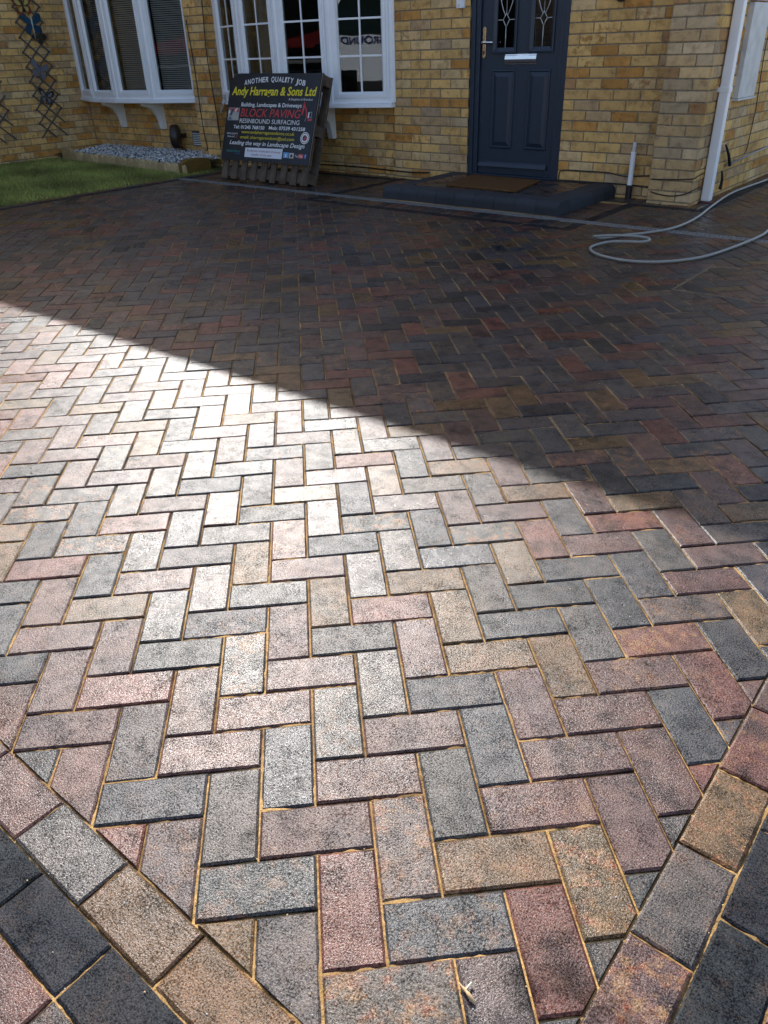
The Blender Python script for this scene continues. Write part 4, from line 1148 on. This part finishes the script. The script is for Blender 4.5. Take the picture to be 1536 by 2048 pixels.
text('t', 0.958, 0.984, 0.064, 0.034, WHT, bold=0.04, lift=0.0014)
sheet('camera_icon', [(1.020, 0.055), (1.082, 0.055), (1.082, 0.104), (1.020, 0.104)], sm('cream', (0.55, 0.52, 0.46)), 0.0004, 0.0004)
sheet('camera_ring', [(1.051 + 0.017 * math.cos(k * math.pi / 8), 0.077 + 0.015 * math.sin(k * math.pi / 8)) for k in range(16)], sm('ink', (0.03, 0.03, 0.03)), 0.0010, 0.0003)
text('You', 1.098, 1.146, 0.068, 0.024, WHT, lift=0.0010)
sheet('red_icon', [(1.150, 0.060), (1.211, 0.060), (1.211, 0.100), (1.150, 0.100)], sm('tubered', (0.60, 0.09, 0.07)), 0.0004, 0.0004)
text('Tube', 1.155, 1.207, 0.069, 0.023, WHT, lift=0.0010)
sheet('navy_icon', [(1.220, 0.058), (1.262, 0.058), (1.262, 0.101), (1.220, 0.101)], sm('navy', (0.03, 0.06, 0.18)), 0.0004, 0.0004)
text('f', 1.236, 1.252, 0.064, 0.034, WHT, lift=0.0010)
# little picture of paving on the left
sheet('picture', [(0.026, 0.385), (0.197, 0.387), (0.197, 0.508), (0.026, 0.509)], sm('picgrey', (0.34, 0.35, 0.34)), 0.0004, 0.0004)
for pts, c, nm in (([(0.03, 0.39), (0.10, 0.39), (0.06, 0.43)], (0.10, 0.13, 0.18), 'a'), ([(0.10, 0.40), (0.19, 0.39), (0.19, 0.43), (0.12, 0.46)], (0.42, 0.38, 0.30), 'b'),
                   ([(0.03, 0.475), (0.19, 0.465), (0.19, 0.505), (0.03, 0.505)], (0.42, 0.10, 0.08), 'c'), ([(0.05, 0.44), (0.08, 0.43), (0.11, 0.49), (0.085, 0.50)], (0.06, 0.06, 0.07), 'd'),
                   ([(0.03, 0.44), (0.06, 0.46), (0.05, 0.49), (0.03, 0.48)], (0.60, 0.60, 0.58), 'e'), ([(0.12, 0.48), (0.14, 0.465), (0.17, 0.50), (0.15, 0.507)], (0.65, 0.62, 0.58), 'f')):
    sheet('picture_patch', pts, sm('pic' + nm, c), 0.0008 + 0.0002 * 'abcdef'.index(nm), 0.0002)
text('RESIN QUALITY', 0.046, 0.215, 0.250, 0.015, WHT); text('Assured', 0.055, 0.170, 0.221, 0.018, WHT, shear=0.2)
sheet('tick', [(0.188, 0.222), (0.198, 0.214), (0.220, 0.246), (0.214, 0.248), (0.199, 0.226), (0.192, 0.230)], RED, 0.0005, 0.0004)
# round badge
circ = lambda r, n=28: [(1.199 + r * math.cos(2 * math.pi * k / n), 0.248 + r * 0.92 * math.sin(2 * math.pi * k / n)) for k in range(n)]
sheet('badge', circ(0.060), WHT, 0.0004, 0.0003); sheet('badge_ring', circ(0.052), sm('badgegrey', (0.25, 0.12, 0.13)), 0.0008, 0.0002)
sheet('badge_inner', circ(0.044), WHT, 0.0011, 0.0002); sheet('badge_core', circ(0.030), sm('badgedark', (0.06, 0.05, 0.07)), 0.0014, 0.0002)
sheet('badge_mark', [(1.190, 0.228), (1.200, 0.226), (1.212, 0.262), (1.203, 0.270)], RED, 0.0017, 0.0002)
# digger
for pts, c in (([(1.108, 0.455), (1.122, 0.458), (1.140, 0.545), (1.128, 0.578), (1.116, 0.565)], RED), ([(1.122, 0.578), (1.138, 0.548), (1.170, 0.505), (1.190, 0.430), (1.178, 0.428), (1.158, 0.500), (1.120, 0.560)], RED),
               ([(1.200, 0.404), (1.256, 0.408), (1.256, 0.432), (1.245, 0.425), (1.205, 0.422)], RED), ([(1.196, 0.43), (1.212, 0.43), (1.212, 0.485), (1.196, 0.482)], WHT),
               ([(1.222, 0.432), (1.250, 0.434), (1.248, 0.488), (1.218, 0.49), (1.218, 0.478), (1.238, 0.476), (1.240, 0.444), (1.222, 0.442)], sm('cabgrey', (0.16, 0.19, 0.24))),
               ([(1.160, 0.40), (1.172, 0.40), (1.176, 0.43), (1.168, 0.43)], sm('cabgrey', None))):
    sheet('digger_shape', pts, c, 0.0006, 0.0003)
# tie on the left of the pallet
mb = MB(); mb.tube(smooth_path([onY(u, v, 5.46) for u, v in ((452, 202), (446, 212), (441, 226))], 4), 0.006, 6)
for k in range(5):
    p = onY(449 + rnd.uniform(-3, 3), 196 + rnd.uniform(-5, 5), 5.46); mb.tube(smooth_path([p, p + Vector((rnd.uniform(-.03, .03), 0.01, rnd.uniform(-.03, .03))), p + Vector((rnd.uniform(-.03, .03), 0, rnd.uniform(-.03, .03)))], 3), 0.007, 5)
o = mb.build('cloth_tie', flat('pale_tie', (0.45, 0.43, 0.40), 0.9), loc=tuple(onY(450, 200, 5.46)), smooth=True); tag(o, 'pale twisted tie hanging at the left edge of the sign', 'tie')

# ------------------------------------------------------------------ flower bed
ed = empty('bed_edging', (-8.4, 5.36, 0), 'scalloped buff concrete edging between the lawn and the white pebbles', 'edging')
def edge_col():
    k = rnd.uniform(0.8, 1.2); return (0.50 * k, 0.375 * k, 0.20 * k, 0)
A_, B_ = Vector((-9.72, 5.475, 0)), Vector((-7.10, 5.300, 0)); nsc = 19
t_ = (B_ - A_).normalized(); q_ = Vector((-t_.y, t_.x, 0)); L_ = (B_ - A_).length / nsc
for k in range(nsc):
    pr_ = [(0, -0.04), (L_ - 0.003, -0.04)]; hh = 0.094 + rnd.uniform(-0.006, 0.006)
    for j in range(9):
        a = math.pi * j / 8; pr_.append((L_ / 2 + (L_ / 2 - 0.0015) * math.cos(a), hh - 0.074 + 0.078 * math.sin(a)))
    mb = MB(); base = A_ + t_ * (k * L_)
    mb.prism([base + t_ * a + Vector((0, 0, z)) for a, z in pr_], q_ * 0.05, edge_col()); mb.build('scallop', M['concrete_y'], ed, bevel=0.006)
mb = MB(); mb.prism([(-7.12, 5.30, -0.04), (-7.12, 5.30, 0.10), (-7.14, 5.42, 0.135), (-7.15, 5.60, 0.13), (-7.16, 5.76, 0.11), (-7.16, 5.76, -0.04)], (-0.07, 0, 0), (0.19, 0.115, 0.03, 0))
mb.build('end_stone', M['concrete_y'], ed, bevel=0.01)
mb = MB(); mb.prism([(-10.0, 5.50, -0.04), (-9.73, 5.48, -0.04), (-9.73, 5.48, 0.11), (-9.80, 5.485, 0.14), (-9.95, 5.49, 0.14), (-10.0, 5.50, 0.10)], (0, 0.06, 0), (0.40, 0.29, 0.14, 0)); mb.build('end_stone', M['concrete_y'], ed, bevel=0.01)
mb = MB(); mb.add([(-10.19, 5.5, 0.045), (-7.2, 5.36, 0.045), (-7.2, 6.19, 0.075), (-10.19, 6.19, 0.075)], [(0, 1, 2, 3)])
o = mb.build('bed_soil', M['soil']); tag(o, None, None, None, 'structure')
pb = MB(); r3 = random.Random(11)
OCT = [(1, 0, 0), (-1, 0, 0), (0, 1, 0), (0, -1, 0), (0, 0, 1), (0, 0, -1)]; OF = [(0, 2, 4), (2, 1, 4), (1, 3, 4), (3, 0, 4), (2, 0, 5), (1, 2, 5), (3, 1, 5), (0, 3, 5)]
for i in range(4200):
    x = r3.uniform(-9.9, -7.22); y0 = 5.36 + (-7.1 - x) * 0.067 + 0.03; y = y0 + (6.16 - y0) * r3.random() ** 0.8
    if y > 5.98 and x > -7.6: continue
    s = r3.uniform(0.009, 0.019); z = 0.052 + (y - y0) * 0.06 + r3.uniform(0, 0.035)
    k = r3.choices((0.82, 0.58, 0.34, 0.12), (42, 30, 18, 10))[0] * r3.uniform(0.85, 1.1)
    Rm = Matrix.Rotation(r3.uniform(0, 6), 3, 'Z') @ Matrix.Rotation(r3.uniform(0, 6), 3, 'X')
    pb.add([Rm @ Vector((v[0] * s * r3.uniform(.8, 1.2), v[1] * s * r3.uniform(.6, 1), v[2] * s * r3.uniform(.5, .9))) + Vector((x, y, z)) for v in OCT], OF, (k, k * 0.99, k * 0.97, 0))
po = pb.build('pebbles', M['pebble'], kind='stuff', smooth=True); tag(po, 'white and grey pebbles filling the bed under the blind window', 'pebbles')

# ------------------------------------------------------------------ trellis and ornaments on the wing wall
XW = -10.2
def trellis(y0, y1, z_top, n, p, label, zend):
    t = empty('trellis', (XW, (y0 + y1) / 2, zend), label, 'trellis', 'expanding trellises on the brick wing')
    for i in range(n):
        z = z_top - i * p
        for sgn_, x in ((-1, XW + 0.022), (1, XW + 0.011)):
            za, zb = z, z + sgn_ * 2 * p
            a, b = Vector((x, y0 - 0.012, za + (-sgn_) * p * 0.07)), Vector((x, y1 + 0.012, zb + sgn_ * p * 0.07))
            lim = z_top + 2 * p; 
            def cut(a, b):
                if b.z < zend - 0.02:
                    k = (zend - 0.02 - a.z) / (b.z - a.z); b = a + (b - a) * k
                return a, b
            if a.z < zend - 0.02: continue
            a, b = cut(a, b)
            d = (b - a); l = d.length
            if l < 0.05: continue
            d.normalize(); sd = d.cross(Vector((1, 0, 0)))
            mb = MB(); mb.obox(a - sd * 0.008 - Vector((0.005, 0, 0)), d * l, sd * 0.016, Vector((0.010, 0, 0)))
            mb.build('slat', M['trellis'], t, bevel=0.002)
    return t
trellis(5.385, 5.750, 2.25, 13, 0.1655, 'dark expanding trellis with metal insects on the brick wing wall', 0.268)
trellis(4.62, 4.990, 0.945, 5, 0.1655, 'second dark trellis partly out of view at the left edge', 0.262)
def wing(mb, y, z, pts, x, col, s=1.0, flip=1, rot=0.0, th=0.005):
    c, sn = math.cos(rot), math.sin(rot)
    q = [(flip * a * s, b * s) for a, b in pts]
    mb.prism([(x, y + a * c - b * sn, z + a * sn + b * c) for a, b in q], (th, 0, 0), col)
UPW = [(0.004, 0.0), (0.03, 0.05), (0.07, 0.085), (0.10, 0.08), (0.105, 0.045), (0.08, 0.01), (0.03, -0.008)]
LOW = [(0.004, -0.002), (0.03, -0.012), (0.07, -0.02), (0.08, -0.05), (0.06, -0.085), (0.035, -0.09), (0.015, -0.05)]
M['orn'] = make_attr_mat('painted_metal', 0.4, 0.1, 120, 0.35, 0.5)
def insect(name, y, z, s, rot, cu, cl, body, label, blen=0.09, inner=None):
    t = empty(name, (XW + 0.04, y, z), label, 'ornament')
    x = XW + 0.034
    for k, (fl, nm) in enumerate(((1, 'wing'), (-1, 'wing'))):
        mb = MB(); wing(mb, y, z, UPW, x, cu, s, fl, rot); mb.build(nm, M['orn'], t)
        mb = MB(); wing(mb, y, z, LOW, x + 0.0008, cl, s, fl, rot); mb.build(nm, M['orn'], t)
        if inner:
            mb = MB(); wing(mb, y + fl * 0.012 * s, z, [(a * 0.62, b * 0.62) for a, b in UPW], x + 0.0055, inner, s, fl, rot, 0.001); wing(mb, y + fl * 0.008 * s, z - 0.01 * s, [(a * 0.6, b * 0.6) for a, b in LOW], x + 0.0063, inner, s, fl, rot, 0.001); mb.build('wing_patch', M['orn'], t)
    d = Vector((0, -math.sin(rot), math.cos(rot)))
    mb = MB(); c = Vector((x + 0.008, y, z)); mb.tube([c - d * blen * s, c - d * blen * 0.3 * s, c, c + d * 0.04 * s, c + d * 0.055 * s], [0.003 * s, 0.005 * s, 0.008 * s, 0.007 * s, 0.002 * s], 8, body); mb.build('body', M['orn'], t, smooth=True)
    return t
insect('butterfly_ornament', 5.51, 1.775, 1.25, 0.1, (0.16, 0.035, 0.02, 0), (0.18, 0.04, 0.02, 0), (0.01, 0.01, 0.01, 0), 'yellow butterfly ornament with red edging at the top of the trellis', inner=(0.42, 0.36, 0.10, 0))
insect('dragonfly_ornament', 5.585, 1.575, 1.32, 0.0, (0.004, 0.05, 0.105, 0), (0.004, 0.036, 0.09, 0), (0.45, 0.55, 0.50, 0), 'bright blue dragonfly ornament on the trellis', 0.13)
insect('lizard_ornament', 5.655, 1.435, 0.9, 0.7, (0.02, 0.022, 0.016, 0), (0.02, 0.022, 0.016, 0), (0.05, 0.05, 0.035, 0), 'small black insect ornament below the blue dragonfly', 0.16)
insect('butterfly_ornament', 5.545, 1.055, 1.15, -0.35, (0.15, 0.155, 0.18, 0), (0.14, 0.14, 0.165, 0), (0.12, 0.12, 0.13, 0), 'plain pale grey butterfly ornament halfway down the trellis')
insect('butterfly_ornament', 5.555, 0.745, 1.05, -0.3, (0.012, 0.012, 0.014, 0), (0.05, 0.05, 0.055, 0), (0.02, 0.02, 0.02, 0), 'black and grey butterfly ornament, lowest on the trellis', inner=(0.16, 0.165, 0.18, 0))

# ------------------------------------------------------------------ small litter on the blocks
tw = empty('twig', (0.465, -0.165, 0), 'small broken dry twig lying on a block at the bottom of the picture', 'twig')
def onG(u, v, z=0.003): d = ray_dir(u, v); return CAM + d * ((z - CAM.z) / d.z)
mb = MB(); mb.tube(smooth_path([onG(918, 1966, 0.003), onG(930, 1980, 0.006), onG(938, 1990, 0.008), onG(948, 2006, 0.003)], 4), [0.0012] * 3 + [0.002] * 4 + [0.003] * 4 + [0.002] * 2, 7); mb.build('stem', M['stick'], tw, smooth=True)
mb = MB(); mb.tube([onG(931, 1979, 0.006), onG(943, 1965, 0.006)], 0.0014, 6); mb.build('splinter', flat('pale_splinter', (0.70, 0.62, 0.42), 0.8), tw)
mb = MB(); r4 = random.Random(21)
for i in range(260):
    # sand crumbs left on the joints
    u, v = r4.uniform(0, 1536), r4.uniform(430, 2048); p = onG(u, v, 0.0)
    k = r4.random()
    if p.x > 0.9 or p.x < -6.6 or p.y > 4.9: continue
    s = r4.uniform(0.0006, 0.0015) * (1 + 0.25 * (p - CAM).length)
    mb.add([p + Vector((v_[0] * s, v_[1] * s, v_[2] * s * 0.7 + s * 0.4)) for v_ in OCT], OF, (0.62, 0.45, 0.22, 0) if k < 0.6 else ((0.03, 0.03, 0.03, 0) if k < 0.8 else (0.5, 0.5, 0.48, 0)))
o = mb.build('sand_crumbs', M['pebble'], kind='stuff'); tag(o, 'loose sand crumbs scattered over the paving', 'sand')
# ------------------------------------------------------------------ what stands behind the camera (seen only mirrored in the panes)
VB = simple('van_black', (0.02, 0.02, 0.022), 0.5); TG = simple('tinted_glass', (0.01, 0.02, 0.02), 0.05)
def make_van(x0, y0, body, label):
    van = empty('parked_van', (x0 + 2.5, y0 - 1, 0), label, 'van', 'vans parked in the street')
    prof = [(0, 0.42), (0, 1.15), (0.25, 1.30), (1.05, 1.42), (1.55, 2.15), (1.8, 2.28), (5.0, 2.32), (5.1, 2.2), (5.14, 0.45)]
    mb = MB(); mb.prism([(x0 + x, y0, z) for x, z in prof], (0, -1.9, 0)); mb.build('body', body, van, bevel=0.06)
    mb = MB(); mb.box(x0 - 0.03, x0 + 5.18, y0 - 0.03, y0 + 0.015, 0.32, 0.62); mb.build('skirt', VB, van, bevel=0.02)
    mb = MB(); mb.prism([(x0 + 1.14, y0 + 0.008, 1.42), (x0 + 1.55, y0 + 0.008, 2.0), (x0 + 2.25, y0 + 0.008, 2.02), (x0 + 2.25, y0 + 0.008, 1.42)], (0, -0.02, 0)); mb.build('side_window', TG, van)
    for wx in (0.9, 4.2):
        mb = MB(); mb.lathe([(0.02, 0), (0.20, 0.0), (0.33, 0.01), (0.34, 0.05), (0.34, 0.2)], (x0 + wx, y0 + 0.02, 0.34), (0, -1, 0), 24); mb.build('wheel', VB, van)
    return van
van = make_van(-6.9, -2.3, simple('van_white', (0.60, 0.66, 0.73), 0.25), 'white panel van parked in the street, mirrored in the right window')
dvan = make_van(-12.6, -1.2, simple('van_dark', (0.015, 0.022, 0.024), 0.3), 'dark van with red flashes parked in the street, mirrored in the left window')
mb = MB(); mb.prism([(-11.2, -1.195, 1.30), (-9.6, -1.195, 1.42), (-8.2, -1.195, 1.75), (-8.2, -1.195, 1.55), (-9.5, -1.195, 1.22)], (0, 0.006, 0)); mb.build('red_flash', RED, dvan)
mb = MB(); mb.prism([(-11.0, -1.194, 0.95), (-8.4, -1.194, 0.95), (-8.4, -1.194, 1.02), (-11.0, -1.194, 1.02)], (0, 0.006, 0)); mb.build('white_stripe', WHT, dvan)
cu = bpy.data.curves.new('van_lettering', 'FONT'); cu.body = 'GROUND'; cu.size = 0.20; cu.offset = 0.004
to = bpy.data.objects.new('van_lettering', cu); COL.objects.link(to); bpy.context.view_layer.update()
me = bpy.data.meshes.new_from_object(to.evaluated_get(bpy.context.evaluated_depsgraph_get())); bpy.data.objects.remove(to, do_unlink=True)
me.materials.append(simple('van_navy', (0.02, 0.03, 0.12), 0.4))
to = bpy.data.objects.new('van_lettering', me); COL.objects.link(to)
to.matrix_basis = Matrix.Translation((-4.55, -2.29, 1.25)) @ Matrix(((-1, 0, 0, 0), (0, 0, 1, 0), (0, 1, 0, 0), (0, 0, 0, 1)))
put(to, van)
op_h = empty('house_opposite', (-4, -17, 0), 'brick house across the street, mirrored in the window panes', 'house')
mb = MB(); mb.box(-13, 6, -24, -17, -0.1, 5.2); mb.build('wall', M['brick_tex'], op_h)
mb = MB(); mb.prism([(-13.4, -16.5, 5.1), (-13.4, -24.5, 5.1), (-13.4, -20.5, 7.8)], (19.8, 0, 0)); mb.build('roof', M['roof'], op_h)
for wx in (-11, -7, -3, 1, 4):
    for wz in (0.9, 3.1):
        mb = MB(); mb.box(wx, wx + 1.6, -17.0, -16.95, wz, wz + 1.25); wfr = mb.build('window', M['upvc'], op_h)
        for hx_ in (0.08, 0.84):
            mb = MB(); mb.box(wx + hx_, wx + hx_ + 0.68, -16.948, -16.94, wz + 0.08, wz + 1.17); mb.build('pane', M['dark'], wfr)
print('pavers', len(pavers), 'bricks', len(bricks))
